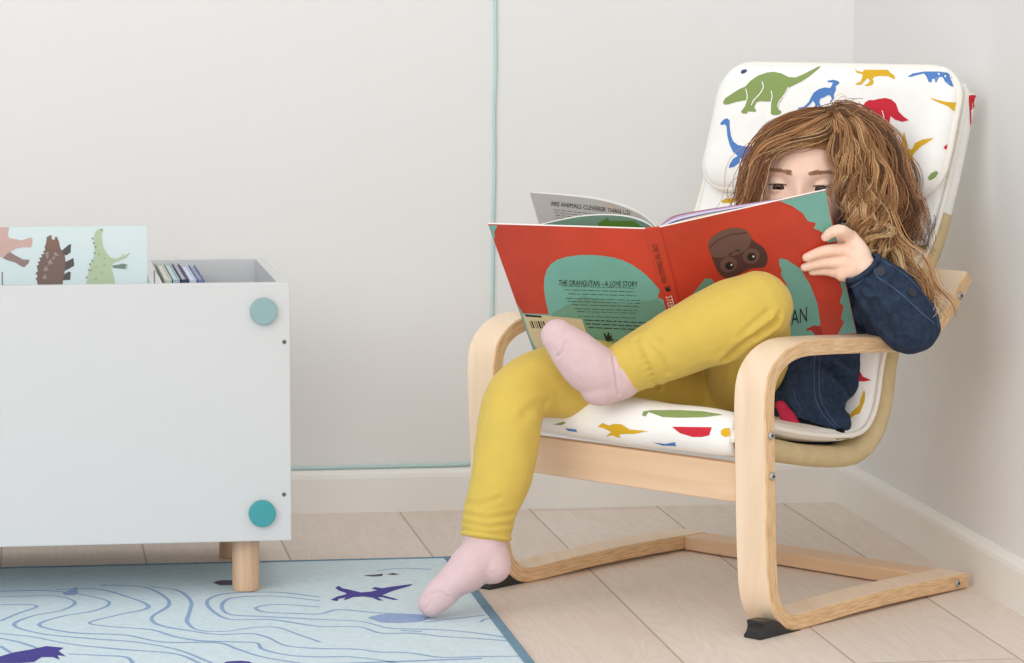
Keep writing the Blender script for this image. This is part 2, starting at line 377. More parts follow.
# ------------------------------------------------------------------ rug
def rug():
    X1, Y1, X0, Y0, t = -0.645, -0.400, -2.3, -1.45, 0.004
    m0 = mat('rug_blue', (206, 222, 229), 0.95, 0.05, 0.05, 120, 0.6, 500)
    m1 = mat('rug_line', (146, 172, 204), 0.95, 0.05, 0.08, 200, 0.6, 500)
    m2 = mat('rug_purple', (82, 76, 146), 0.95, 0.05, 0.08, 200, 0.6, 500)
    m3 = mat('rug_brown', (98, 94, 108), 0.95, 0.05, 0.05, 200, 0.6, 500)
    m4 = mat('rug_mauve', (152, 170, 208), 0.95, 0.05, 0.06, 200, 0.6, 500)
    mb = MB(); mb.box((X0, Y0, 0.0005), (X1-0.004, Y1-0.003, t), 0)
    def fp(x, y, z): return hit_plane(x, y, (0, 0, z), (0, 0, 1))
    def patch(poly, i, z=t+0.0003):
        V2, F2 = cdt(poly, 1e9); V = [fp(x, y, z) for x, y in V2]
        V = [(min(p[0], X1-0.006), min(p[1], Y1-0.006), p[2]) for p in V]
        mb.add(V, F2, i)
    def line(px, w=0.0065, n=60, z=t+0.00015):
        p = np.array([fp(x, y, z) for x, y in px]); c = catmull(p, n) if len(p) > 2 else resample(p, n)
        T = np.gradient(c, axis=0); T /= np.linalg.norm(T, axis=1)[:, None]; S = np.stack([-T[:, 1], T[:, 0], 0*T[:, 0]], 1)
        V = []
        for i in range(n):
            ww = w*(0.75+0.35*noise.noise(Vector(c[i])*14))
            for s in (-1, 1):
                q = c[i]+s*S[i]*ww/2; V.append((min(q[0], X1-.006), min(q[1], Y1-.006), q[2]))
        mb.add(V, grid_faces(n, 2), 1)
    A = lambda pts: Z(0, 560, 3.2, pts)
    L1 = [[(0,195),(60,170),(118,148),(90,142),(0,143)],
          [(0,118),(90,115),(180,115),(240,135),(200,160),(100,180),(45,208),(130,235),(300,252),(430,262),(560,285),(680,330)],
          [(0,100),(150,98),(270,112),(350,135),(310,160),(190,182),(125,208),(230,232),(400,240),(520,262),(700,265),(760,285),(840,310),(960,330)],
          [(180,95),(300,92),(400,115),(475,152),(380,175),(285,202),(380,215),(480,222),(560,245),(640,258),(760,262),(820,265),(840,285),(930,305),(1024,310)],
          [(320,80),(450,85),(530,120),(540,145),(485,185),(510,208),(600,225),(700,238),(800,235),(850,245),(920,275),(1024,283)],
          [(480,85),(560,95),(610,130),(605,170),(600,200),(640,225),(720,228),(820,215),(880,215),(960,240),(1024,262)],
          [(1024,118),(880,103),(720,108),(665,128),(690,170),(740,190),(860,190),(1024,212)],
          [(1024,130),(860,115),(740,122),(710,150),(740,175),(830,180),(1024,190)],
          [(1024,150),(880,142),(820,152),(840,165),(920,170),(1024,172)],
          [(0,235),(100,245),(220,268),(380,285),(560,300),(640,330)],
          [(0,250),(60,262),(140,290)], [(0,275),(40,300)], [(220,300),(320,305),(400,310),(430,335)]]
    B = lambda pts: Z(300, 560, 4.267, pts)
    L2 = [[(0,150),(120,165),(300,175),(480,190),(620,190),(740,200),(790,212)],
          [(0,185),(150,195),(300,200),(460,215),(600,225),(760,222),(800,232)],
          [(0,205),(160,212),(330,225),(480,232)],
          [(0,235),(120,240),(260,262),(380,290),(520,295),(640,300),(780,315),(880,330)],
          [(0,262),(120,275),(250,285),(350,312),(480,312),(600,325),(760,335),(890,345)],
          [(0,280),(150,292),(300,310),(420,330),(560,345),(700,350),(900,362)],
          [(0,315),(40,330),(70,352),(200,358),(330,372),(420,352),(560,368),(720,378),(920,380)],
          [(0,375),(120,380),(240,380),(340,392),(460,395),(600,415),(760,412),(940,410)],
          [(0,410),(200,412),(330,425),(420,440)],
          [(430,300),(520,305)], [(770,265),(790,252),(830,245)], [(530,265),(640,252),(790,235)],
          [(0,110),(120,105),(240,100),(360,95)], [(0,60),(100,58),(220,30),(380,25),(560,20)], [(330,45),(440,35),(560,40)]]
    LB = [B(l) for l in L2]; LA = [A(l) for l in L1]
    for q in LB:                         # contour lines run on across the rug
        for p in LA:
            if abs(q[0][0]-300) < 1 and abs(p[-1][0]-310) < 12 and abs(p[-1][1]-q[0][1]) < 7: p.extend([z for z in q if z[0] > 332]); q.clear(); break
    for l in LA: line(l, 0.006, 90)
    for l in LB:
        if l and l[0][0] > 300.5: line(l, 0.0055)
    # extra contour lines in front, outside the picture
    for k in range(9):
        y = -1.02-0.045*k; c = [(-2.2+0.1*j, y+0.03*noise.noise(Vector((j*.35, k*.5, 2))), t+.00015) for j in range(16)]
        V = []
        for q in c: V += [(q[0], q[1]-.003, q[2]), (q[0], q[1]+.003, q[2])]
        mb.add(V, grid_faces(len(c), 2), 1)
    patch(B([(130,170),(160,155),(190,148),(200,142),(165,130),(150,118),(165,110),(180,120),(210,126),(260,138),(300,135),(330,128),(305,122),(320,115),(350,120),(400,112),(482,102),(470,110),(400,130),(350,150),(365,153),(420,168),(400,170),(350,158),(330,160),(355,172),(335,172),(310,160),(270,155),(225,158),(200,168),(185,172),(195,160),(165,165),(160,175)]), 2)
    patch(Z(0, 530, 4.096, [(-60,545),(-10,520),(60,500),(120,490),(190,475),(262,482),(240,495),(270,517),(235,512),(245,530),(215,520),(170,520),(140,540),(80,545)]), 2)
    patch(Z(0, 530, 4.096, [(915,545),(930,538),(985,535),(1020,538),(1050,552),(1080,580),(960,580)]), 2)
    patch(A([(200,105),(225,95),(245,85),(250,105),(240,112),(205,112)]), 4)
    patch(B([(290,245),(340,232),(420,228),(520,232),(560,245),(520,262),(430,268),(340,265)]), 4)
    patch(B([(270,65),(320,62),(355,58),(350,68),(310,70)]), 3); patch(B([(370,60),(395,55),(425,60),(395,64)]), 3)
    patch(Z(0, 530, 4.096, [(870,215),(900,206),(950,205),(990,212),(950,225),(900,226)]), 3)
    o = mb.build('rug', [m0, m1, m2, m3, m4]); tag(o, 'light blue rug with wavy contour lines and purple dinosaur figures', 'rug')
    me = MB(); w = 0.0115
    me.box((X1-w, Y0, 0.0003), (X1, Y1, t+0.0014)); me.box((X0, Y1-0.0055, 0.0003), (X1-w, Y1, t+0.0012))
    bnd = me.build('binding', mat('rug_binding', (114, 144, 164), 0.9, 0.1, 0.08, 150, 0.5, 500), o, bevel=0.0006)
    bnd['label'] = 'slate blue edge binding'
rug()

# ------------------------------------------------------------------ white storage box with the dinosaur board and small books
def storage():
    XL, XR, YF, YB, Z0, Z1, t = -1.78, -0.8795, -0.63, -0.262, 0.0735, 0.3938, 0.0145
    e = empty('storage_box', ((XL+XR)/2, (YF+YB)/2, 0.004)); tag(e, 'white open-topped toy storage box with teal caps on round wooden legs', 'storage box')
    MB().box((XL, YF, Z0), (XR, YF+t, Z1)).build('front_panel', m_white, e, bevel=0.0012)
    MB().box((XL, YB-t, Z0), (XR, YB, Z1)).build('back_panel', m_white, e, bevel=0.0012)
    MB().box((XR-t, YF+t, Z0), (XR, YB-t, Z1)).build('side_panel', m_white, e, bevel=0.0012)
    MB().box((XL, YF+t, Z0), (XL+t, YB-t, Z1)).build('side_panel', m_white, e, bevel=0.0012)
    MB().box((XL+t, YF+t, Z0+0.01), (XR-t, YB-t, Z0+0.022)).build('bottom_panel', m_white, e, bevel=0.001)
    MB().box((-1.0465, YF+t, Z0+0.022), (-1.0325, YB-t, Z1-0.0025)).build('divider', m_white, e, bevel=0.001)
    for x, z in ((-1.0437, 0.387), (-1.2275, 0.387)):
        MB().box((x-0.0009, YF+t+0.0005, z-0.06), (x+0.0009, YF+t+0.004, z+0.022)).build('divider_clip', mat('clip_steel', (120, 122, 126), 0.4, 0.5, metal=0.6), e)
    for x in (-0.9335, XL+0.055):
        for y in (-0.587, -0.338):
            z0 = 0.004 if y < -0.4 else 0.0
            V, Fc = tube([(x, y, z0), (x, y, z0+0.001), (x, y, z0+0.0025), (x, y, Z0-0.001), (x, y, Z0)], [0.0157, 0.0168, 0.0172, 0.0172, 0.0172], 32)
            mesh_obj('leg', V, Fc, m_legwood, e, smooth=False).data.polygons.foreach_set('use_smooth', [True]*(len(Fc)-2)+[False]*2)
    for px, py, c, nm in ((263.3, 311, (140, 170, 172), 'grey'), (262, 513, (62, 152, 158), 'teal')):  # the upper cap's grey is glare painted into its teal
        q = hit_plane(px, py, (0, YF, 0), (0, 1, 0)); R = 0.0166
        V, Fc = tube([(q[0], YF, q[2]), (q[0], YF-0.006, q[2]), (q[0], YF-0.0072, q[2]), (q[0], YF-0.0075, q[2])], [R, R, R-0.0005, R-0.0015], 48)
        o = mesh_obj('round_cap', V, Fc, mat('cap_'+nm, c, 0.45, 0.4), e); o['label'] = {'grey': 'teal round cap near the top corner, paled by painted glare', 'teal': 'deep teal round cap near the bottom corner'}[nm]
    for px, py in ((284.3, 342), (284, 494.5)):
        q = hit_plane(px, py, (0, YF, 0), (0, 1, 0)); V, Fc = tube([(q[0], YF, q[2]), (q[0], YF-0.0008, q[2])], [0.0028, 0.0024], 16)
        V2, F2 = tube([(q[0], YF-0.0005, q[2]), (q[0], YF-0.0010, q[2])], [0.0014, 0.0012], 6)
        MB().add(V, Fc, 0).add(V2, F2, 1).build('screw', [mat('zinc', (120, 122, 124), 0.4, 0.5, metal=0.5), m_dark], e)
    # upright picture board with sideways dinosaurs
    yb = -0.50
    Bp = lambda x, y, dy=0: hit_plane(x, y, (0, yb-dy, 0), (0, 1, 0))
    a = Bp(-60, 224.7); c = Bp(146.6, 226.2)
    mb = MB().box((a[0], yb, Z0+0.0225), (c[0], yb+0.006, c[2]), 0)
    def pic(pts, i, lift=0.0004, z=(0, 215, 6.4)):
        poly = Z(*z, pts); poly = [(x, min(y, 286)) for x, y in poly]
        V2, F2 = cdt(poly, 1e9); mb.add([Bp(x, y, lift) for x, y in V2], F2, i)
    pic([(243,460),(235,415),(225,410),(240,395),(235,380),(225,375),(242,360),(240,350),(235,325),(250,315),(240,300),(258,295),(250,275),(270,268),(262,250),(285,250),(275,232),(290,225),(285,205),(295,180),(300,140),(315,132),(330,128),(330,150),(340,160),(350,155),(352,140),(365,140),(378,175),(385,210),(400,235),(415,260),(420,300),(415,360),(405,400),(400,460)], 1)
    for p in ([(395,228),(440,190),(455,185),(452,240),(425,258),(408,255)], [(415,302),(450,285),(470,275),(475,325),(440,345),(410,360)], [(410,380),(440,362),(453,365),(450,415),(400,418)]): pic(p, 2, 0.0003)
    for p in ([(290,240),(312,232),(310,275),(298,280)], [(340,240),(360,238),(380,262),(350,262)], [(335,265),(355,268),(345,288),(335,284)], [(305,298),(325,282),(340,310),(312,320)], [(278,345),(295,325),(312,352),(282,362)], [(272,395),(292,375),(300,408),(272,410)]): pic(p, 3, 0.0007)
    pic([(300,140),(315,132),(330,128),(330,150),(340,160),(350,155),(352,140),(365,140),(378,175),(372,215),(330,235),(296,210),(295,180)], 9, 0.0006)
    pic([(545,460),(565,395),(560,385),(575,345),(580,310),(595,290),(605,250),(605,200),(600,160),(605,120),(625,92),(650,88),(662,100),(650,115),(650,150),(660,200),(680,240),(705,270),(740,280),(780,265),(785,240),(795,262),(830,240),(830,250),(805,275),(770,290),(730,305),(715,320),(715,350),(728,390),(738,460)], 4)
    pic([(720,322),(760,318),(785,310),(820,320),(800,328),(820,335),(795,338),(815,348),(770,342),(722,338)], 5, 0.0006)
    for x, y in ((633,250),(668,278),(615,335),(668,320),(612,410),(652,372),(585,355)): pic([(x-9,y),(x,y-10),(x+10,y),(x,y+10)], 6, 0.0007)
    for x, y in ((650,92),(593,150),(602,180),(612,205),(606,243),(592,292),(577,315),(570,352),(556,398)): pic([(x-8,y-3),(x+2,y-6),(x+6,y+6),(x-5,y+5)], 5, 0.0007)
    pic([(-80,78),(58,78),(50,130),(60,148),(140,162),(175,150),(195,142),(208,155),(205,195),(195,208),(150,205),(100,215),(60,240),(10,270),(-80,285)], 7)
    pic([(15,275),(60,235),(110,265),(150,285),(188,285),(185,305),(155,335),(130,325),(100,305),(50,290)], 8, 0.0003)
    o = mb.build('picture_board', [mat('board_ice', (214, 229, 231), 0.6), mat('board_brown', (124, 104, 96), 0.7), mat('board_slate', (92, 88, 88), 0.7), mat('board_plate', (158, 142, 138), 0.7), mat('board_green', (182, 200, 168), 0.7), mat('board_moss', (122, 140, 122), 0.7), mat('board_spot', (168, 182, 142), 0.7), mat('board_pink', (204, 172, 166), 0.7), mat('board_taupe', (150, 128, 124), 0.7), mat('board_rust', (134, 106, 92), 0.7)])
    tag(o, 'pale blue board with sideways dinosaurs standing up in the white box', 'picture board')
    cols = [((226, 224, 218), (196, 202, 188), 'white and sage green thin book leftmost in the white box'), ((214, 226, 226), (160, 182, 186), 'pale aqua thin book, second from left in the white box'),
            ((206, 200, 208), (52, 58, 92), 'thin book with dark navy spine in the middle of the row in the white box'), ((226, 226, 236), (190, 200, 222), 'lavender thin book to the right of the navy-spined one'), ((168, 172, 190), (108, 122, 160), 'slate blue thin book at the right end of the row in the white box')]
    for k, (c1, c2, lab) in enumerate(cols):
        zt = 0.3895
        A0 = hit_plane(157+8.2*k, 262.6+0.5*k, (0, 0, zt), (0, 0, 1)); A1 = hit_plane(163.3+8.2*k, 279.5, (0, 0, zt), (0, 0, 1))
        x0 = (A0[0]+A1[0])/2; y0, y1 = A1[1], min(A0[1], YB-t-0.004); w = 0.0088; zb = Z0+0.0222
        e2 = empty('book', (x0+w/2, (y0+y1)/2, zb)); tag(e2, lab, 'book', 'thin books in the storage box')
        cm = mat('book_cover_%d' % k, c2, 0.5); 
        cv = MB(); cv.box((x0, y0, zb), (x0+0.0014, y1, zt)); cv.box((x0+w-0.0014, y0, zb), (x0+w, y1, zt)); cv.box((x0+0.0014, y0, zb), (x0+w-0.0014, y0+0.0016, zt-0.0))
        cv.build('cover', cm, e2, bevel=0.0003)
        MB().box((x0+0.0014, y0+0.0016, zb+0.003), (x0+w-0.0014, y1-0.003, zt-0.003)).build('page_block', mat('pages_%d' % k, c1, 0.8), e2)
storage()

# ------------------------------------------------------------------ the bentwood armchair
chair = empty('armchair', CO); tag(chair, 'low child-size bentwood armchair with white dinosaur print cushion', 'armchair')
OUT = [(0.0, 0.001), (-0.06, 0.0025), (-0.14, 0.004), (-0.24, 0.0035), (-0.31, 0.0012), (-0.345, 0.0005), (-0.3645, 0.0012), (-0.3802, 0.0062), (-0.3944, 0.0165), (-0.4055, 0.0310), (-0.4130, 0.0522), (-0.4172, 0.0837), (-0.4205, 0.125), (-0.4228, 0.17), (-0.4262, 0.23),
       (-0.4285, 0.275), (-0.4260, 0.3002), (-0.4175, 0.3172), (-0.4037, 0.3295), (-0.3881, 0.3375), (-0.370, 0.3425), (-0.3514, 0.3442), (-0.3253, 0.3436), (-0.246, 0.3391), (-0.195, 0.3356), (-0.150, 0.3336), (-0.120, 0.3350), (-0.092, 0.3440), (-0.062, 0.3660), (-0.026, 0.4040)]
def bent(u0, u1, name):
    t = 0.0188; n = 220
    p = catmull([(a, b, 0) for a, b in OUT], 600)[:, :2]; p = resample(p, n)
    T = np.gradient(p, axis=0); T /= np.linalg.norm(T, axis=1)[:, None]; N = np.stack([T[:, 1], -T[:, 0]], 1)     # to the inner side of the bend
    r = 0.0016
    sec = [(u0+r, 0), (u1-r, 0), (u1, r), (u1, t-r), (u1-r, t), (u0+r, t), (u0, t-r), (u0, r)]
    k = 8; V = []; UV = []; L = 0
    for i in range(n):
        if i: L += np.linalg.norm(p[i]-p[i-1])
        for u, d in sec:
            q = p[i]+N[i]*d; V.append(CH(u, q[0], q[1])); UV.append((L*3, d/t))
    Fc = [(i*k+j, i*k+(j+1) % k, (i+1)*k+(j+1) % k, (i+1)*k+j) for i in range(n-1) for j in range(k)]
    mi = [1 if j in (1, 2, 3, 5, 6, 7) else 0 for i in range(n-1) for j in range(k)]
    Fc += [tuple(range(k-1, -1, -1)), tuple((n-1)*k+j for j in range(k))]; mi += [1, 1]
    o = mesh_obj(name, V, Fc, [m_birch, m_edge], chair, mi)
    uv = o.data.uv_layers.new(name='UVMap'); li = 0
    for pl in o.data.polygons:
        for l in pl.loop_indices: uv.data[l].uv = UV[o.data.loops[l].vertex_index]
    bm = bmesh.new(); bm.from_mesh(o.data); bmesh.ops.recalc_face_normals(bm, faces=bm.faces); bm.to_mesh(o.data); bm.free()
    o.data.polygons.foreach_set('use_smooth', [True]*len(o.data.polygons)); o.data.set_sharp_from_angle(angle=math.radians(25))
    return o
bent(0.189, 0.235, 'bentwood_side_frame'); bent(-0.235, -0.189, 'bentwood_side_frame')
def chbox(name, u, v, z, m, bevel=0.002):
    V = [CH(a, b, c) for c in z for b in v for a in u]
    return MB().add(V, [(0,2,3,1),(4,5,7,6),(0,1,5,4),(1,3,7,5),(3,2,6,7),(2,0,4,6)]).build(name, m, chair, bevel=bevel)
m_birchx = wood_mat('birch_rail', (232, 200, 168), (222, 186, 150), (0, 1), 0.45, 0.6)
chbox('front_rail', (-0.189, 0.189), (-0.414, -0.398), (0.1545, 0.2005), m_birchx)
chbox('rear_floor_rail', (-0.189, 0.189), (-0.046, -0.001), (0.0015, 0.0200), m_birchx)
def foot(u0, u1):
    prof = [(-0.430, 0.0), (-0.4315, 0.003), (-0.427, 0.007), (-0.4245, 0.012), (-0.425, 0.0165), (-0.4265, 0.0190), (-0.424, 0.0210), (-0.405, 0.0205), (-0.3944, 0.0165), (-0.3802, 0.0062), (-0.3645, 0.0010), (-0.35, 0.0)]
    k = len(prof); V = [CH(u, v, z) for u in (u0, u1) for v, z in prof]
    o = MB().add(V, [(i, (i+1) % k, k+(i+1) % k, k+i) for i in range(k)]+[tuple(range(k-1, -1, -1)), tuple(range(k, 2*k))]).build('foot', m_black, chair, bevel=0.0008)
    bm = bmesh.new(); bm.from_mesh(o.data); bmesh.ops.recalc_face_normals(bm, faces=bm.faces); bm.to_mesh(o.data); bm.free()
    o['label'] = 'black plastic foot'
foot(0.2125, 0.2365); foot(-0.2365, -0.1925)
def bolt(v, z, s):
    u = 0.235*s
    ax = lambda d: CH(u+s*d, v, z)
    a = tube([ax(-0.001), ax(0.0012), ax(0.0022), ax(0.0026)], [0.0052, 0.0052, 0.0042, 0.0030], 24); b = tube([ax(0.002), ax(0.0029)], [0.0019, 0.0019], 6)
    MB().add(*a, 0).add(*b, 1).build('screw', [m_steel, m_dark], chair, smooth=False)
for s in (1, -1):
    for v, z in ((-0.4165, 0.2392), (-0.4125, 0.1911), (-0.0245, 0.0105), (-0.0385, 0.3745)): bolt(v, z, s)

# shell (canvas over a bent frame); path = underside/rear line, offset inwards gives the lying surface
SH = [(-0.404, 0.2130), (-0.37, 0.2040), (-0.3287, 0.1935), (-0.285, 0.1835), (-0.23, 0.1745), (-0.19, 0.1710), (-0.160, 0.1735), (-0.135, 0.1845), (-0.113, 0.2070), (-0.100, 0.2350), (-0.094, 0.2650), (-0.089, 0.2950), (-0.072, 0.3270), (-0.044, 0.3660), (-0.0027, 0.4200), (0.0274, 0.4850), (0.050, 0.5500), (0.064, 0.6000), (0.071, 0.6330)]
_sp = resample(catmull([(a, b, 0) for a, b in SH], 500)[:, :2], 181)
_sT = np.gradient(_sp, axis=0); _sT /= np.linalg.norm(_sT, axis=1)[:, None]; _sN = np.stack([-_sT[:, 1], _sT[:, 0]], 1)
for _ in range(6): _sN[1:-1] = (_sN[:-2]+2*_sN[1:-1]+_sN[2:])/4
_sN /= np.linalg.norm(_sN, axis=1)[:, None]
def strip_solid(name, hw, d0, d1, m, i0=0, i1=None, sag=0.0):
    p, N = _sp[i0:i1], _sN[i0:i1]; n = len(p); t = d1-d0; r = t*0.48; V = []
    us = [-hw]
    sec = []
    for a in np.linspace(180, 360, 9): sec.append((None, a))
    sec = []
    for a in np.linspace(90, -90, 9): sec.append((hw-r+r*math.cos(math.radians(a)), (d0+d1)/2+t/2*math.sin(math.radians(a))))
    for u in np.linspace(hw-r, -(hw-r), 15)[1:-1]: sec.append((u, d0))
    for a in np.linspace(270, 90, 9): sec.append((-(hw-r)+r*math.cos(math.radians(a)), (d0+d1)/2+t/2*math.sin(math.radians(a))))
    for u in np.linspace(-(hw-r), hw-r, 15)[1:-1]: sec.append((u, d1))
    k = len(sec)
    for i in range(n):
        for u, d in sec:
            q = p[i]+N[i]*d; V.append(CH(u, q[0], q[1]))
    Fc = grid_faces(n, k, 0, True)+[tuple(range(k-1, -1, -1)), tuple((n-1)*k+j for j in range(k))]
    o = mesh_obj(name, V, Fc, m, chair, smooth=True)
    bm = bmesh.new(); bm.from_mesh(o.data); bmesh.ops.recalc_face_normals(bm, faces=bm.faces); bm.to_mesh(o.data); bm.free()
    return o
strip_solid('seat_shell', 0.187, 0.0, 0.026, m_canvas, 4, 140)['label'] = 'tan canvas sling'

def weld(V, Fc):
    key = {}; mp = []; W = []
    for v in V:
        k = tuple(np.round(np.array(v), 6))
        if k not in key: key[k] = len(W); W.append(v)
        mp.append(key[k])
    out = []
    for f in Fc:
        g = []
        for i in f:
            if mp[i] not in g: g.append(mp[i])
        if len(g) > 2: out.append(tuple(g))
    return W, out
# cushion: puffy pad lying on the shell, its rim piped
PRINT = [m_cloth, m_green, m_blue, m_red, m_yel, m_navy, m_olive, m_pipe]
def pad_surface(cent, nrm, hw, th0, name, nu=41, puff=0.9, seams=()):
    n = len(cent); V = []; us = np.linspace(-1, 1, nu)
    def prof(u): return (1-abs(u)**5)**0.5
    for side in (1, 0):
        for i in range(n):
            e = min(i, n-1-i)/(n-1.0); pe = (1-(1-min(1, e/0.06))**2)**0.5
            for u in us:
                h = th0[i]*prof(u)*pe
                d = (0.5*th0[i]+h*0.5+0.004*noise.noise(Vector((u*2.3, i*.06, 3.0)))*prof(u)*pe) if side else (0.5*th0[i]-0.5*h)
                q = cent[i]+nrm[i]*d; V.append(CH(u*hw[i], q[0], q[1]))
    Fc = grid_faces(n, nu)+[tuple(reversed(f)) for f in grid_faces(n, nu, n*nu)]
    return weld(V, Fc)
# cushion centre-line: continues beyond the shell front edge and over its top
cp = _sp+_sN*0.0262
i_top = len(cp)
ext = np.array([(-0.3930, 0.2165), (-0.4030, 0.2172), (-0.4115, 0.2208), (-0.4158, 0.2285), (-0.4140, 0.2362), (-0.4060, 0.2410)])
cpath = np.vstack([ext, cp[7::3]])
cpath = resample(catmull([(a, b, 0) for a, b in cpath], 500)[:, :2], 170)
cT = np.gradient(cpath, axis=0); cT /= np.linalg.norm(cT, axis=1)[:, None]; cN = np.stack([-cT[:, 1], cT[:, 0]], 1)
for _ in range(5): cN[1:-1] = (cN[:-2]+2*cN[1:-1]+cN[2:])/4
cN /= np.linalg.norm(cN, axis=1)[:, None]
nC = len(cpath); s_ = np.linspace(0, 1, nC)
th = np.interp(s_, [0, 0.02, 0.05, 0.1, 0.3, 0.5, 1], [0.012, 0.016, 0.018, 0.022, 0.028, 0.030, 0.028]); hw = np.interp(s_, [0, .35, .5, .62, 1], [.186, .186, .186, .190, .192])
V, Fc = pad_surface(cpath, cN, hw, th, 'cushion')
mbc = MB().add(V, Fc, 0)
tmp = mesh_obj('tmpc', V, Fc, m_cloth); TREE = bvh_of([tmp]); bpy.data.objects.remove(tmp)
def decals(mb, tree, L):
    for i, poly in L:
        V, Fc = on_surface(poly, tree)
        if Fc: mb.add(V, Fc, i)
D3 = lambda p: Z(860, 170, 3.686, p); D4 = lambda p: Z(770, 350, 6.03, p); D5 = lambda p: Z(500, 390, 3.938, p)
decals(mbc, TREE, [
    (4, D3([(325,75),(330,100),(335,120),(330,145),(320,160),(300,170),(278,185),(285,170),(300,155),(312,140),(320,115)])), (3, D3([(318,22),(345,30),(322,38)])),
    (6, D3([(205,278),(265,275),(270,290),(255,330),(240,310)])),
    (3, D4([(545,130),(560,160),(612,182),(570,190),(525,188)])), (4, D4([(568,240),(575,265),(570,310),(555,350),(540,385),(510,395),(480,420),(470,405),(490,380),(520,350),(540,330),(545,300)])), (6, D4([(385,525),(410,500),(520,520),(550,545),(480,570),(420,555)])),
    (3, D5([(110,80),(150,70),(195,75),(170,88),(140,92)])), (1, D5([(560,100),(565,85),(600,80),(700,80),(800,85),(880,98),(800,108),(700,110),(640,107),(600,92),(585,88),(575,105)])),
    (4, D5([(385,145),(405,130),(430,140),(450,133),(480,135),(510,155),(560,160),(585,162),(530,172),(490,172),(470,175),(475,188),(460,185),(445,178),(415,182),(440,165),(410,150)])),
    (3, D5([(678,145),(835,147),(825,178),(795,185),(760,185),(710,170)])), (4, D5([(870,160),(885,150),(905,150),(908,180),(885,185),(870,175)])),
    (1, D5([(210,135),(250,125),(262,130),(240,138)])), (2, D5([(255,150),(300,155),(305,165),(270,160)])), (2, D5([(600,205),(650,212),(690,205),(695,220),(640,218)])),
    (3, Z(690, 150, 8.29, [(262,280),(275,285),(268,320),(258,310)])), (3, Z(690, 150, 8.29, [(305,290),(325,285),(325,300),(312,305)])), (4, Z(690, 150, 8.29, [(260,425),(300,405),(380,400),(400,420),(340,440),(270,440)]))])
cushion = mbc.build('cushion', PRINT, chair, smooth=True)
cushion['label'] = 'white cushion printed with coloured dinosaurs'
def piping(cent, nrm, hw, th0, r, name, parent):
    n = len(cent); P1 = []
    for i in range(6, n, 2): q = cent[i]+nrm[i]*th0[i]*0.5; P1.append((hw[i], q))
    ring = [CH(u, q[0], q[1]) for u, q in P1]
    q0 = cent[-1]+nrm[-1]*th0[-1]*.5; ring += [CH(u, q0[0], q0[1]) for u in np.linspace(hw[-1], -hw[-1], 20)[1:-1]]
    ring += [CH(-u, q[0], q[1]) for u, q in reversed(P1)]
    ring = np.array(ring); ring = resample(ring, 260)
    for _ in range(3): ring[1:-1] = (ring[:-2]+2*ring[1:-1]+ring[2:])/4
    V, Fc = tube(ring, r, 8); return mesh_obj(name, V, Fc, m_pipe, parent, smooth=True)
piping(cpath, cN, hw, th, 0.0036, 'piping', cushion)

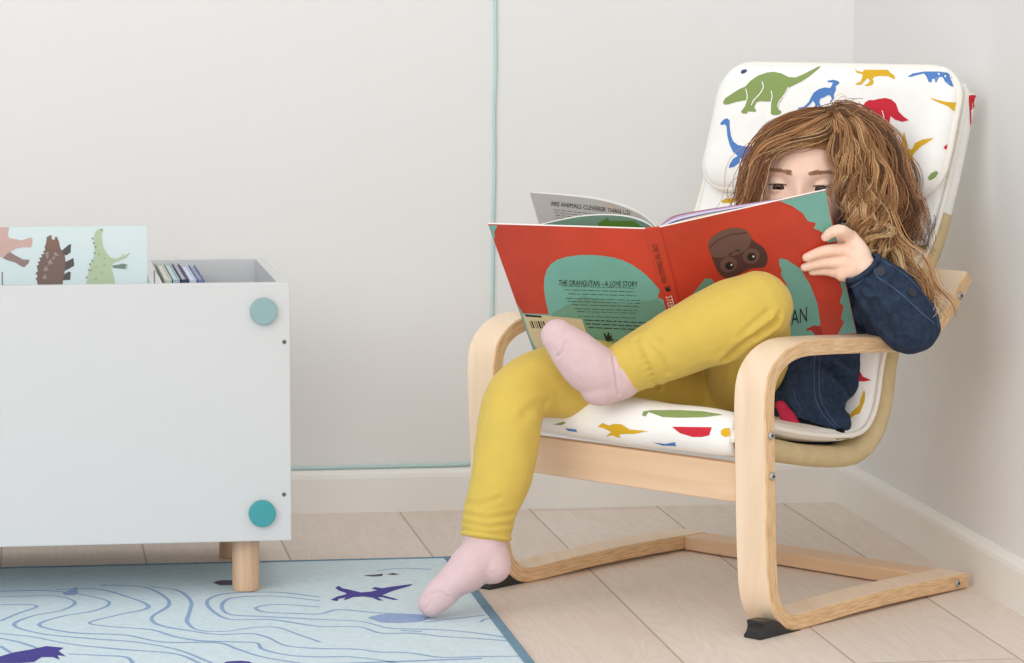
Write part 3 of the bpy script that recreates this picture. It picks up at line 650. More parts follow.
# headrest flap hanging over the top of the cushion
hp = np.array([(-0.030, 0.486), (-0.022, 0.505), (-0.006, 0.545), (0.006, 0.585), (0.016, 0.618), (0.024, 0.648)])
hpath = resample(catmull([(a, b, 0) for a, b in hp], 200)[:, :2], 60)
hT = np.gradient(hpath, axis=0); hT /= np.linalg.norm(hT, axis=1)[:, None]; hN = np.stack([-hT[:, 1], hT[:, 0]], 1)
HW, UC = 0.189, 0.0095
Lh = np.linalg.norm(np.diff(hpath, axis=0), axis=1).sum()
def headrest():
    # rounded rectangle in (u, s); rows follow rounded corners
    n, nu = 60, 61; rc = 0.045; th_ = 0.034; V = []
    s = np.linspace(0, Lh, n)
    def half(sv):
        e = min(sv, Lh-sv); 
        return HW if e >= rc else HW-rc+math.sqrt(max(0, rc*rc-(rc-e)**2))
    rim = []
    for side in (1, 0):
        for i in range(n):
            w = half(s[i])
            for u in np.linspace(-1, 1, nu):
                ue = 1-abs(u); de = min(ue*w, min(s[i], Lh-s[i])); f = (1-(1-min(1, de/0.035))**2)**0.5
                wob = 0.003*noise.noise(Vector((u*2.2, s[i]*14, 7.5)))*f
                d = th_*(0.35+0.65*f)+wob if side else th_*(0.35-0.35*f)
                q = hpath[i]+hN[i]*d; V.append(CH(UC+u*w, q[0], q[1]))
    Fc = grid_faces(n, nu)+[tuple(reversed(f)) for f in grid_faces(n, nu, n*nu)]
    V, Fc = weld(V, Fc)
    for i in range(n):
        q = hpath[i]+hN[i]*th_*0.35; rim.append((half(s[i]), q))
    tmp = mesh_obj('tmph', V, Fc, m_cloth); tree = bvh_of([tmp]); bpy.data.objects.remove(tmp)
    mb = MB().add(V, Fc, 0)
    A = lambda p: Z(700, 60, 5.525, p); B = lambda p: Z(830, 60, 5.525, p)
    decals(mb, tree, [
        (1, A([(128,235),(140,212),(180,185),(220,160),(250,148),(280,115),(320,88),(370,70),(410,66),(450,75),(490,95),(530,97),(570,80),(620,55),(655,37),(668,38),(650,55),(600,95),(560,120),(515,142),(490,155),(465,200),(440,240),(432,270),(450,285),(450,295),(430,305),(400,304),(392,295),(395,230),(370,230),(330,228),(312,235),(300,262),(312,280),(305,287),(280,285),(262,285),(262,297),(235,295),(228,285),(250,255),(262,220),(240,225),(200,232),(160,245),(135,247)])),
        (2, A([(540,265),(575,258),(600,235),(615,205),(630,180),(660,160),(690,152),(720,155),(730,140),(735,125),(705,122),(705,115),(735,110),(760,115),(772,125),(765,135),(750,145),(752,165),(740,190),(742,215),(725,235),(718,230),(730,215),(720,195),(705,195),(690,205),(665,215),(660,235),(672,262),(665,268),(650,250),(650,290),(638,295),(632,285),(638,245),(625,225),(610,245),(580,270),(550,272)])),
        (2, A([(112,352),(130,330),(150,322),(165,335),(165,370),(172,420),(185,450),(210,470),(250,478),(290,475),(300,490),(280,520),(260,560),(240,590),(235,560),(225,540),(215,570),(190,590),(160,597),(165,575),(185,545),(210,530),(185,510),(165,470),(152,420),(148,370),(140,355),(120,360)])),
        (5, A([(225,68),(235,55),(255,52),(262,60),(250,72),(232,78)])),
        (4, B([(135,50),(150,60),(180,68),(190,55),(320,55),(335,72),(355,85),(362,105),(350,105),(325,90),(280,88),(245,92),(235,108),(243,120),(235,138),(205,145),(190,140),(212,130),(222,115),(210,100),(190,118),(175,135),(150,138),(140,132),(170,120),(180,95),(180,78),(150,72)])),
        (2, B([(430,92),(460,75),(520,65),(600,65),(650,72),(690,90),(712,112),(700,115),(660,95),(672,120),(682,148),(665,145),(635,120),(622,95),(605,95),(592,115),(585,130),(578,105),(565,105),(562,125),(545,120),(535,95),(520,75),(480,85),(440,95)])),
        (4, B([(553,208),(600,222),(650,233),(705,235),(695,285),(680,280),(650,255),(600,235),(565,218)])),
        (3, B([(160,225),(170,245),(185,250),(195,235),(215,222),(245,222),(270,215),(305,210),(340,218),(365,240),(380,285),(410,315),(438,333),(400,342),(360,330),(335,310),(330,345),(318,380),(292,378),(285,350),(282,310),(275,330),(270,370),(240,360),(225,340),(195,325),(165,325),(152,310),(155,292),(170,290),(180,285),(178,262),(165,245)])),
        (4, B([(410,395),(425,450),(430,490),(455,495),(470,460),(510,440),(575,430),(540,455),(500,480),(470,510),(455,535),(465,565),(460,590),(450,570),(440,545),(430,575),(425,580),(428,540),(400,530),(370,550),(345,580),(350,560),(375,525),(385,500),(395,470),(402,430)])),
        (1, B([(540,650),(560,625),(585,612),(598,622),(585,645),(560,662),(545,663)])), (3, B([(627,480),(648,465),(645,490),(635,495)]))])
    # pale inner lines of the figures
    def inner(px, w=1.0):
        p = catmull([(x, y, 0) for x, y in px], 14)[:, :2]; T = np.gradient(p, axis=0); T /= np.linalg.norm(T, axis=1)[:, None]+1e-9; S = np.stack([-T[:, 1], T[:, 0]], 1)*w/2
        poly = [tuple(q) for q in p+S]+[tuple(q) for q in (p-S)[::-1]]; V, Fc = on_surface(poly, tree, 0.0009, 2.0); mb.add(V, Fc, 0)
    for l in ([(345,120),(352,150),(330,190),(300,222),(285,250)], [(255,160),(262,190),(262,220)], [(395,170),(400,200),(395,230)], [(490,150),(470,190),(440,230),(430,260)]): inner(A(l))
    for l in ([(195,290),(215,288),(230,280)], [(190,322),(215,325),(230,315)], [(290,280),(300,320),(292,350)], [(215,280),(205,300),(215,312)]): inner(B(l), 0.8)
    o = mb.build('headrest', PRINT, chair, smooth=True); o['label'] = 'padded headrest flap with dinosaur print'
    ring = [CH(UC+u, q[0], q[1]) for u, q in rim]+[CH(UC+u, rim[-1][1][0], rim[-1][1][1]) for u in np.linspace(rim[-1][0], -rim[-1][0], 20)[1:-1]]
    ring += [CH(UC-u, q[0], q[1]) for u, q in reversed(rim)]+[CH(UC+u, rim[0][1][0], rim[0][1][1]) for u in np.linspace(-rim[0][0], rim[0][0], 20)[1:-1]]
    ring = resample(np.array(ring+[ring[0]]), 240); V, Fc = tube(ring, 0.0042, 8); mesh_obj('piping', V, Fc, m_pipe, o, smooth=True)
headrest()
# white pocket of the cushion cover pulled over the top of the back frame
pk = strip_solid('cover_pocket', 0.184, -0.003, 0.027, [m_cloth, m_red, m_blue, m_green], 136, 177)
def pocket_print():
    me = pk.data; V = [v.co.copy() for v in me.vertices]; Fc = [tuple(p.vertices) for p in me.polygons]; tr = BVHTree.FromPolygons(V, Fc)
    mb = MB().add(V, Fc, 0)
    for i, poly in ((1, [(968,86),(976,92),(975,112),(970,126),(969,105)]), (2, [(966,160),(970,164),(964,192),(958,196)]), (3, [(952,205),(957,208),(955,216),(951,214)])): mb.add(*on_surface(poly, tr, 0.0005, 3.0), i)
    o = mb.build('cover_pocket', [m_cloth, m_red, m_blue, m_green], chair, smooth=True); bpy.data.objects.remove(pk); o.name = 'cover_pocket'; return o
pk = pocket_print(); pk['label'] = 'white pocket of the cushion cover over the frame top'

# ------------------------------------------------------------------ the open picture book she holds
TLc, BLc = P(488, 224, 3.565), P(533, 350, 3.693)
SLt, SLb = P(645, 229, 3.50), P(681.5, 366, 3.633)
SRt, SRb = P(659.5, 227.5, 3.50), P(695, 363.5, 3.633)
TRc, BRc = P(826, 190, 3.49), P(857, 334.5, 3.63)
DV = (SLb-SLt)*0.5+(SRb-SRt)*0.5
m_bred = mat('cover_red', (198, 66, 46), 0.45, 0.4, 0.16, 9); m_bteal = mat('cover_teal', (118, 176, 164), 0.45, 0.4, 0.05, 20)
m_bteal2 = mat('cover_sea', (112, 158, 138), 0.45, 0.4); m_ink = mat('ink', (38, 34, 34), 0.6); m_cream = mat('sticker_cream', (214, 196, 160), 0.6)
m_bdred = mat('cover_deep_red', (172, 46, 40), 0.45); m_apeb = mat('ape_brown', (110, 82, 74), 0.5); m_aped = mat('ape_dark', (84, 58, 52), 0.5); m_wht = mat('white_ink', (240, 232, 224), 0.5)
m_ora = mat('cover_orange', (212, 88, 46), 0.45, 0.4, 0.08, 14)
book = empty('picture_book', (SRb+SLb)/2); tag(book, 'open red and teal hardcover picture book held up by the child', 'book')
def slab(c00, c10, c11, c01, t, bulge=0, n=8):
    nrm = np.cross(c10-c00, c01-c00); nrm /= np.linalg.norm(nrm)
    if nrm@CF < 0: nrm = -nrm
    V = []
    for s in (0, 1):
        for i in range(n+1):
            for j in range(n+1):
                a, b = i/n, j/n; q = (c00*(1-a)+c10*a)*(1-b)+(c01*(1-a)+c11*a)*b; V.append(q+nrm*(t*s))
    m = n+1; Fc = grid_faces(m, m)+[tuple(reversed(f)) for f in grid_faces(m, m, m*m)]
    rim = [(0, j) for j in range(m)]+[(i, n) for i in range(1, m)]+[(n, j) for j in range(n-1, -1, -1)]+[(i, 0) for i in range(n-1, 0, -1)]
    k = len(rim); ix = [i*m+j for i, j in rim]
    Fc += [(ix[i], ix[(i+1) % k], ix[(i+1) % k]+m*m, ix[i]+m*m) for i in range(k)]
    return V, Fc
BM = [m_bred, m_bteal, m_bteal2, m_ink, m_cream, m_bdred, m_apeb, m_aped, m_wht, m_ora]
def cover(name, cs, art):
    V, Fc = slab(*cs, 0.0026); tree = BVHTree.FromPolygons([Vector(v) for v in V], Fc)
    mb = MB().add(V, Fc, [0]*(len(Fc)-32)+[8]*32)
    qp = []
    for c_ in cs: q = c_-CAM; z_ = q@CF; qp.append((CX+F*(q@CR)/z_, CY+F*(q@CD)/z_))
    cen = np.mean(qp, axis=0); qp = [tuple(cen+(np.array(q)-cen)*0.994) for q in qp]
    for k, (i, poly) in enumerate(art):
        poly = clip(poly, qp)
        if len(poly) < 3: continue
        mb.add(*on_surface(poly, tree, 0.00015+0.00005*k, 4.0), i)
    return mb, tree
def letters(mb, tree, body, x, y, h, slope, shear, i, width=None, right=None, lift=0.0009, dirv=None, curve=None):
    V2, F2 = text_polys(body, 1.0); a = np.array(V2); a[:, 0] -= a[:, 0].min(); wd_ = a[:, 0].max()
    ex = np.array([1.0, slope]) if dirv is None else np.array(dirv[0]); ey = np.array([shear, -1.0]) if dirv is None else np.array(dirv[1])
    ex /= np.linalg.norm(ex); sx = (width/wd_) if width else h
    org = np.array([x, y], float)
    V = []
    for q in a:
        p = org+ex*q[0]*sx+ey*q[1]*h/0.72
        if curve: p[1] += curve(q[0]/wd_)
        hh = tree.ray_cast(Vector(CAM), Vector(rayd(*p)).normalized())
        V.append(tuple(hh[0]-Vector(rayd(*p)).normalized()*lift) if hh[0] else None)
    F3 = [f for f in F2 if all(V[j] is not None for j in f)]
    mb.add([v if v else (0, 0, 0) for v in V], F3, i)
def smooth(poly, k=4):
    p = np.array(list(poly)+[poly[0], poly[1], poly[2]], float); p = np.column_stack([p, np.zeros(len(p))]); out = []
    n = len(poly)
    for i in range(n):
        p0, p1, p2, p3 = (np.array(poly[(i+j-1) % n], float) for j in range(4))
        for t in np.linspace(0, 1, k, endpoint=False):
            out.append(tuple(0.5*(2*p1+(p2-p0)*t+(2*p0-5*p1+4*p2-p3)*t*t+(3*p1-p0-3*p2+p3)*t**3)))
    return out
R3 = lambda p: Z(640, 170, 3.683, p); R2 = lambda p: Z(480, 170, 3.49, p); R5 = lambda p: Z(695, 220, 5.527, p)
def ell(cx, cy, rx, ry, a=0, n=20): 
    a = math.radians(a); return [(cx+rx*math.cos(t)*math.cos(a)-ry*math.sin(t)*math.sin(a), cy+rx*math.cos(t)*math.sin(a)+ry*math.sin(t)*math.cos(a)) for t in np.linspace(0, 2*math.pi, n, endpoint=False)]
mb, tr = cover('front_cover', (SRt, TRc, BRc, SRb), [
    (1, R3([(508,112),(600,90),(684,70),(690,110),(707,200),(722,262),(690,268),(682,240),(660,222),(640,215),(648,195),(618,188),(600,160),(560,132)])),
    (1, R3([(737,415),(755,408),(770,475),(797,600),(728,606),(752,560),(740,548),(750,500),(735,488),(747,445)])),
    (1, R3([(513,324),(540,330),(590,362),(628,425),(653,490),(664,560),(655,612),(640,640),(560,640),(540,500),(540,420),(518,385),(522,368),(512,350)])),
    (5, R3([(612,585),(640,572),(665,575),(672,600),(668,640),(640,640),(648,612),(630,590),(612,592)])),
    (2, R3([(183,510),(195,455),(240,398),(262,400),(285,425),(240,470),(190,500)])),
    (7, smooth(R5([(75,130),(100,90),(150,58),(210,42),(270,50),(300,75),(320,110),(375,150),(398,190),(400,225),(380,260),(300,270),(200,320),(150,310),(120,270),(95,210)]))),
    (6, smooth(R5([(72,135),(95,92),(150,58),(210,42),(270,50),(300,78),(312,110),(285,160),(230,190),(160,205),(110,205),(88,190)]))),
    (6, [(x, y) for x, y in R5(ell(185, 245, 48, 42, -20))]), (6, R5(ell(310, 198, 48, 42, -20))),
    (3, R5(ell(190, 252, 24, 22))), (3, R5(ell(312, 202, 24, 22))), (8, R5(ell(201, 246, 5, 6))), (8, R5(ell(322, 200, 5, 6))),
    (3, R5([(180,192),(200,180),(215,172),(205,182),(195,195)])), (3, R5([(218,162),(235,165),(255,158),(240,172),(222,170)])),
    (7, R5([(74,150),(120,108),(200,75),(280,66),(285,71),(200,81),(125,113),(78,158)]))])
letters(mb, tr, 'ORANGUTAN', 735, 338.5, 15.5, -0.235, 0.0, 3, width=74)
fc = mb.build('front_cover', BM, book); fc['label'] = 'red front cover with an upside-down brown ape face'
mb, tr = cover('back_cover', (SLt, TLc, BLc, SLb), [
    (1, R2([(24,193),(62,193),(50,215),(52,235),(40,245),(38,232)])),
    (1, R2([(118,450),(150,500),(240,503),(229,455),(223,410),(225,375),(233,348),(248,328),(268,314),(300,303),(350,296),(390,296),(430,299),(466,305),(500,315),(532,331),(560,350),(584,370),(605,392),(628,420),(620,445),(640,452),(662,545),(690,640),(740,760),(190,650),(150,540)])),
    (2, R2([(250,500),(360,440),(500,470),(620,450),(640,470),(665,560),(700,700),(380,660),(260,560)])),
    (4, R2([(150,502),(220,507),(356,520),(375,580),(380,660),(215,660),(175,580)])),
    (3, R2([(155,503),(214,508),(216,515),(160,511)]))]+
    [(3, R2([(x, 526), (x+w, 526.5), (x+w+9, 552), (x+9, 551.5)])) for x, w in ((172,3),(178,5),(188,2),(194,3),(201,6),(211,3),(218,5))]+
    [(3, R2(p)) for p in ([(430,565),(437,570),(443,582),(447,565),(452,567),(452,580),(462,574),(458,585),(470,594),(455,594),(445,600),(438,588)], [(478,590),(486,600),(488,590),(494,598),(502,588),(502,602),(515,606),(500,616),(486,618),(480,606)])])
letters(mb, tr, 'THE ORANGUTAN \u2013 A LOVE STORY', 558.6, 285.3, 5.6, 0.02, 0.0, 3, width=79)
rng = random.Random(3)
def wordrow(x0, x1, y, slope, h):     # the fine print: too small in the photo to read, only its words' rhythm shows
    x = x0
    while x < x1:
        w = rng.uniform(3, 9); xe = min(x+w, x1)
        yy = y+slope*(x-x0); V, Fc = on_surface([(x, yy), (xe, yy+slope*w), (xe, yy+slope*w+h), (x, yy+h)], tr, 0.0012, 1e9); mb.add(V, Fc, 3); x = xe+1.3
for y, x0, x1 in ((409,285,540),(422,295,540),(436,310,545),(452,300,560),(462,305,560),(474,320,555),(488,330,550),(498,340,545),(515,345,548)): wordrow(480+x0/3.49, 480+x1/3.49, 170+y/3.49-2+(x0-280)*0.0, 0.03, 0.42)
for y, x0, x1 in ((520,365,590),(533,370,585),(546,378,575)): wordrow(480+x0/3.49, 480+x1/3.49, 170+y/3.49, 0.045, 0.8)
bc = mb.build('back_cover', BM, book); bc['label'] = 'red back cover with a teal blurb panel'
# spine: slightly proud of both covers
V, Fc = slab(SLt, SRt, SRb, SLb, 0.0026); off = -0.0022*CF; V = [v+off for v in V]; tr = BVHTree.FromPolygons([Vector(v) for v in V], Fc)
mb = MB().add(V, Fc, 0)
for poly in (Z(630, 215, 6.63, [(188,100),(198,97),(360,655),(350,660)]),): mb.add(*on_surface(poly, tr, 0.0002, 1e9), 5)
ax = np.array([0.262, 1.0]); ax /= np.linalg.norm(ax)
letters(mb, tr, 'LOVE THE ORANGUTAN', 651.6, 244.5, 6.0, 0, 0, 7, width=40, dirv=(ax, (0.95, -0.15)))
letters(mb, tr, 'STEEN LANG', 665.5, 296.5, 7.0, 0, 0, 8, width=33, dirv=(ax, (0.95, -0.15)))
mb.add(*on_surface([(664,286),(666,288.5),(667,285),(668,288),(670,285),(669.5,289),(671.5,290),(669,291.5),(666,291.5)], tr, 0.0003, 1e9), 3)
mb.build('spine', BM, book)
def sheet(name, top, length, m, th=0.0005, n=28, inset=0.004, label=None, extra=None):
    c = catmull(PP(top), n); d = DV/np.linalg.norm(DV); rows = 10; V = []
    for k in range(rows):
        for q in c: V.append(q+d*(inset+length*k/(rows-1)))
    Fc = grid_faces(rows, n); mb = MB().add(V, Fc, 0)
    if extra: extra(mb, BVHTree.FromPolygons([Vector(v) for v in V], Fc))
    o = mb.build(name, [m, m_ink, mat(name+'_tint', (96, 152, 62), 0.7), mat(name+'_tint2', (205, 184, 168), 0.7)], book, smooth=True)
    if not extra:
        md = o.modifiers.new('solid', 'SOLIDIFY'); md.thickness = th
    if label: o['label'] = label
    return o
LEN = float(np.linalg.norm(DV))-0.010
def gray_art(mb, tr):
    mb.add(*on_surface(Z(520, 180, 6.4, [(520,115),(600,118),(700,150),(780,215),(820,280),(830,320),(700,215),(600,190),(540,180)]), tr, 0.0003, 6.0), 3)
    letters(mb, tr, 'ARE ANIMALS CLEVERER THAN US?', 550.5, 205.6, 4.6, 0.10, 0.0, 1, width=80, curve=lambda t: 1.6*t*t)
    for k in range(4):
        x = 553+k*1.2
        while x < 612: 
            w = rng.uniform(2.5, 7); y = 209.2+2.6*k+(x-553)*0.11; mb.add(*on_surface([(x, y), (x+w, y+.11*w), (x+w, y+.11*w+.4), (x, y+.4)], tr, 0.0004, 1e9), 1); x += w+1.2
sheet('page', [(656,226,3.516),(642,213.5,3.55),(622,204,3.585),(598,197.3,3.612),(565,193,3.635),(529,190,3.655)], LEN, mat('page_grey', (190, 190, 187), 0.7), extra=gray_art, label='grey page standing up with a heading')
sheet('page', [(657,226,3.518),(645,214,3.553),(625,203,3.59),(600,196,3.617),(566,191.8,3.64),(531,189.2,3.66)], LEN, m_paper)
def green_art(mb, tr):
    mb.add(*on_surface(Z(520, 180, 6.4, [(500,275),(560,240),(590,226),(640,222),(700,235),(790,310),(700,330),(500,330)]), tr, 0.0003, 6.0), 2)
sheet('page', [(655,227,3.512),(643,219.5,3.528),(626,214.2,3.543),(605,212.6,3.552),(580,214,3.56),(556,218.5,3.566),(530,224.5,3.570)], LEN, mat('page_green', (130, 180, 158), 0.7), extra=green_art, label='green page bending over the back cover')
sheet('page', [(655.5,226.5,3.514),(644,218.5,3.531),(627,213.2,3.546),(605,211.6,3.555),(580,213,3.563),(556,217.6,3.569),(530,224,3.573)], LEN, m_paper)
cols = [('white', (238, 234, 228)), ('sand', (214, 190, 150)), ('violet', (110, 106, 168)), ('white2', (236, 234, 236)), ('lilac', (196, 180, 214)), ('rose', (176, 120, 140))]
for k, (nm, c) in enumerate(cols):
    f = k/5.0
    sheet('page', [(660.5,226.4-f*4.5,3.506+.010*f),(676-4*f,221-7.5*f,3.512+.020*f),(702-2*f,213.8-6.2*f,3.513+.028*f),(740,206.3-4.6*f,3.508+.03*f),(785,197.6-2.6*f,3.502+.02*f),(824-1.5*f,190.0-.3*f,3.496+.008*f)], LEN, mat('page_'+nm, c, 0.7), th=0.0009)

# ------------------------------------------------------------------ the child
HA = np.stack([CR, -CF, -CD])                     # head axes start: right, towards viewer, up
def rot(axis, ang): return np.array(Matrix.Rotation(math.radians(ang), 3, Vector(axis)))
RH = rot(CR, 9)@rot(-CD, -9)@rot(-CF, -2)
HX, HY, HZ = RH@CR, RH@(-CF), RH@(-CD); HM = np.stack([HX, HY, HZ], 1)
HC = P(801.5, 184, 3.675)
def H(x, y, z): return HC+HM@np.array([x, y, z])
def gauss(q, c, s): d = (q-np.array(c))/np.array(s); return math.exp(-float(d@d))
def head_mesh():
    V0, Fc = ellipsoid((0, 0, 0), 1, 1, 1, nu=120, nv=90); V = []
    for v in V0:
        x, y, z = v; q = np.array([x*0.0665, y*0.078, z*0.086])
        if z < 0: q[0] *= 1-0.22*(-z)**1.6; q[1] *= 1-0.10*(-z)**2 if y > 0 else 1-0.22*(-z)**1.5
        if y > 0: q[1] = q[1]*(1-0.06*abs(x)**2)
        n = np.array([x/0.0665, y/0.078, z/0.086]); n /= np.linalg.norm(n)
        for sx in (-1, 1):
            q = q+n*(-0.0085*gauss(q, (sx*0.0255, 0.070, -0.001), (0.0165, 0.03, 0.0105)))
            q = q+n*(0.0028*gauss(q, (sx*0.024, 0.074, 0.0165), (0.018, 0.03, 0.006)))
            q = q+n*(0.0060*gauss(q, (sx*0.032, 0.062, -0.030), (0.018, 0.03, 0.016)))
        q = q+np.array([0, 1, 0])*(0.006*gauss(q, (0, 0.078, -0.010), (0.0065, 0.03, 0.014))+0.0125*gauss(q, (0, 0.076, -0.026), (0.0085, 0.03, 0.008))+0.003*gauss(q, (0, 0.07, -0.050), (0.016, 0.03, 0.007))+0.004*gauss(q, (0, 0.065, -0.074), (0.014, 0.03, 0.010)))
        V.append(HC+HM@q)
    return V, Fc
EYES = []
def lid(cx, r, top):                   # part of a thick spherical shell
    V = []; nu, nv = 28, 10; a0, a1 = (12, 100) if top else (-18, -80)
    for rr in (r, r-0.0022):
        for i in range(nv+1):
            e = math.radians(a0+(a1-a0)*i/nv)
            for j in range(nu+1):
                a = math.radians(-82+164*j/nu)
                V.append(H(cx+rr*math.sin(a)*math.cos(e), 0.0585+rr*math.cos(a)*math.cos(e), -0.0005+rr*math.sin(e)))
    m = nu+1; k = (nv+1)*m; Fc = grid_faces(nv+1, m)+[tuple(reversed(f)) for f in grid_faces(nv+1, m, k)]
    rim = [j for j in range(m)]+[i*m+nu for i in range(1, nv+1)]+[nv*m+j for j in range(nu-1, -1, -1)]+[i*m for i in range(nv-1, 0, -1)]
    L = len(rim); Fc += [(rim[i], rim[(i+1) % L], rim[(i+1) % L]+k, rim[i]+k) for i in range(L)]
    return V, Fc
pieces = [head_mesh()]
for sx in (-1, 1):
    pieces.append(lid(sx*0.0255, 0.0138, True)); pieces.append(lid(sx*0.0255, 0.0136, False))
    pieces.append(ellipsoid(H(sx*0.0665, -0.008, -0.010), 0.006, 0.010, 0.018, HM))
def L(rows): return limb([tuple(P(*r[:3]))+(r[3],) for r in rows])
def cdep(x, y):                        # depth of the front cover under a pixel
    n = np.cross(TRc-SRt, SRb-SRt); q = hit_plane(x, y, SRt, n); return float((q-CAM)@CF)
pieces += [L([(806,225,3.70,.030),(815,245,3.705,.030),(822,262,3.71,.036)]),
    L([(822,255,3.71,.04),(822,300,3.71,.054),(814,350,3.70,.046),(800,385,3.700,.042),(765,385,3.73,.045)]),
    L([(862,266,3.69,.026),(886,300,3.62,.024),(906,320,3.565,.020)]), L([(906,320,3.565,.020),(885,294,3.545,.019),(866,270,3.530,.0165)]),
    L([(775,268,3.74,.026),(735,325,3.775,.022),(700,335,3.72,.018),(680,330,3.665,.014)]),
    L([(760,385,3.74,.04),(640,378,3.70,.036),(525,386,3.595,.028),(506,412,3.58,.026),(500,480,3.57,.022),(487,545,3.565,.018)]),
    L([(752,388,3.73,.036),(752,345,3.60,.034),(757,310,3.515,.03)]), L([(757,310,3.515,.03),(735,318,3.505,.03),(690,336,3.52,.026),(640,360,3.535,.02),(610,374,3.54,.018)])]
pieces += [L([(760,387,3.735,.04),(735,388,3.735,.045)])]
# left hand on the right edge of the cover: palm beyond the edge, fingers on the cover, thumb behind it
e_ = cdep(838, 255)
W_ = (865, 269, 3.530)
kn = [(851,237.5,e_-.011),(849,250,e_-.013),(846,263,e_-.012),(842.5,274.5,e_-.009)]
for k, (x, y, d) in enumerate(kn):
    pieces.append(L([(W_[0]-1, W_[1]-4+3*k, W_[2]+.002, .0125), ((W_[0]+x)/2+1, (W_[1]+y)/2-1, (W_[2]+d)/2, .0125), (x, y, d, .0088)]))
fing = [[(851,237.5),(839,230.5),(831,232.5),(825.5,237)], [(849,250),(828,250.5),(817,253.5),(806.5,257.5)], [(846,263),(825,262.5),(815,264.5),(804.5,267.5)], [(842.5,274.5),(828,271),(820,271),(812,272)]]
rr = [(.0082,.0074,.0068,.0056), (.0082,.0074,.0068,.0056), (.0080,.0070,.0063,.0052), (.0072,.0060,.0054,.0046)]
for k, (f, r) in enumerate(zip(fing, rr)):
    rows = []
    for j, ((x, y), q) in enumerate(zip(f, r)):
        d = cdep(x, y)-q-0.0008-(.004 if j == 0 else .003 if j == 1 else 0.001)
        rows.append((x, y, d if j else kn[k][2], q))
    pieces.append(limb([tuple(P(*a[:3]))+(a[3],) for a in rows], 40, 16))
pieces.append(L([(862,262,3.540,.011),(853,250,e_+.016,.0088),(842,243,e_+.017,.0078),(832,240,e_+.013,.0064)]))
# right hand behind the book, holding its lower middle
for k in range(4): pieces.append(L([(682+2*k,326+4*k,3.664,.008),(668+2*k,322+7*k,3.645,.0065),(655+2*k,320+8*k,3.632,.0058)]))
pieces.append(L([(682,328,3.66,.009),(675,312,3.645,.007),(668,303,3.635,.006)]))
V, N, Fc = remesh(pieces, 0.0015, 5, 0.5)
person = mesh_obj('person', V, Fc, m_skin, smooth=True); tag(person, 'person sitting cross-legged in the armchair behind an open book, denim jacket, yellow leggings, pink socks', 'person')
bvh_skin = BVHTree.FromPolygons([Vector(v) for v in V], Fc)
# eyes
m_eye = mat('eye_white', (226, 218, 212), 0.2, 0.5); m_iris = mat('iris_brown', (74, 50, 36), 0.2, 0.5); m_pup = mat('pupil', (14, 12, 12), 0.15, 0.6); m_lash = mat('lash', (58, 38, 28), 0.7)
for sx in (-1, 1):
    c = (sx*0.0255, 0.0585, -0.0005); r = 0.0122; nu, nv = 40, 30; g = np.array([-0.02, 0.955, -0.26]); g /= np.linalg.norm(g)
    a1 = np.cross(g, [0, 0, 1]); a1 /= np.linalg.norm(a1); a2 = np.cross(a1, g); V = []; mi = []
    for i in range(nv+1):
        t = math.pi*i/nv
        for j in range(nu):
            a = 2*math.pi*j/nu; V.append(H(*(np.array(c)+r*(g*math.cos(t)+math.sin(t)*(a1*math.cos(a)+a2*math.sin(a))))))
    Fe = [(i*nu+j, (i+1)*nu+j, (i+1)*nu+(j+1) % nu, i*nu+(j+1) % nu) for i in range(nv) for j in range(nu)]
    mi = [2 if i < 2 else 1 if i < 6 else 0 for i in range(nv) for j in range(nu)]
    ey = mesh_obj('eye', V, Fe, [m_eye, m_iris, m_pup], person, mi, True)
    e = math.radians(11); path = [H(c[0]+0.0142*math.sin(a)*math.cos(e), 0.0585+0.0142*math.cos(a)*math.cos(e), -0.0008+0.0142*math.sin(e)-0.0018*(a/1.2)**2) for a in np.linspace(-1.15, 1.15, 24)]
    V, Fe = tube(path, 0.0006, 6); mesh_obj('eyelashes', V, Fe, m_lash, person, smooth=True)
    mb = MB()
    for k in range(170):
        t = rng.random(); x = sx*(0.009+0.032*t); z = 0.0165+0.0022*math.sin(t*2.6)+rng.uniform(-.0024, .0024)*(1.1-0.6*t)
        h = bvh_skin.ray_cast(Vector(H(x, 0.2, z)), Vector(-HY))
        if h[0] is None: continue
        b0 = np.array(h[0])+HY*0.0004; b1 = b0+HX*sx*rng.uniform(.003, .0055)+HZ*rng.uniform(-.0005, .0018)+HY*(0.0006-0.002*t); mb.add(*tube([b0, (b0+b1)/2+HY*.0004, b1], [0.00028, 0.00028, 0.0001], 4), 0)
    mb.build('eyebrow', mat('brow_hair', (166, 128, 98), 0.7), person)
# finger nails
def nails():
    for k, (x, y) in enumerate(((827.5,236.5),(808.5,256.8),(806.5,266.8),(814,272))):
        h = bvh_skin.ray_cast(Vector(CAM), Vector(rayd(x, y-1.0)).normalized())
        if h[0] is None: continue
        n = np.array(h[1]); n = n if n@CF < 0 else -n; t = CR-(CR@n)*n; t /= np.linalg.norm(t); c = np.array(h[0])-n*0.0004
        V, Fc = ellipsoid(c, 0.0031-.0003*(k == 3), 0.0024-.0003*(k == 3), 0.0009, np.stack([t, np.cross(n, t), n], 1), 16, 10)
        mesh_obj('fingernail', V, Fc, m_nail_(), person, smooth=True)
m_nail_ = lambda: MATS.get('nail') or mat('nail', (246, 214, 200), 0.3, 0.5)
nails()
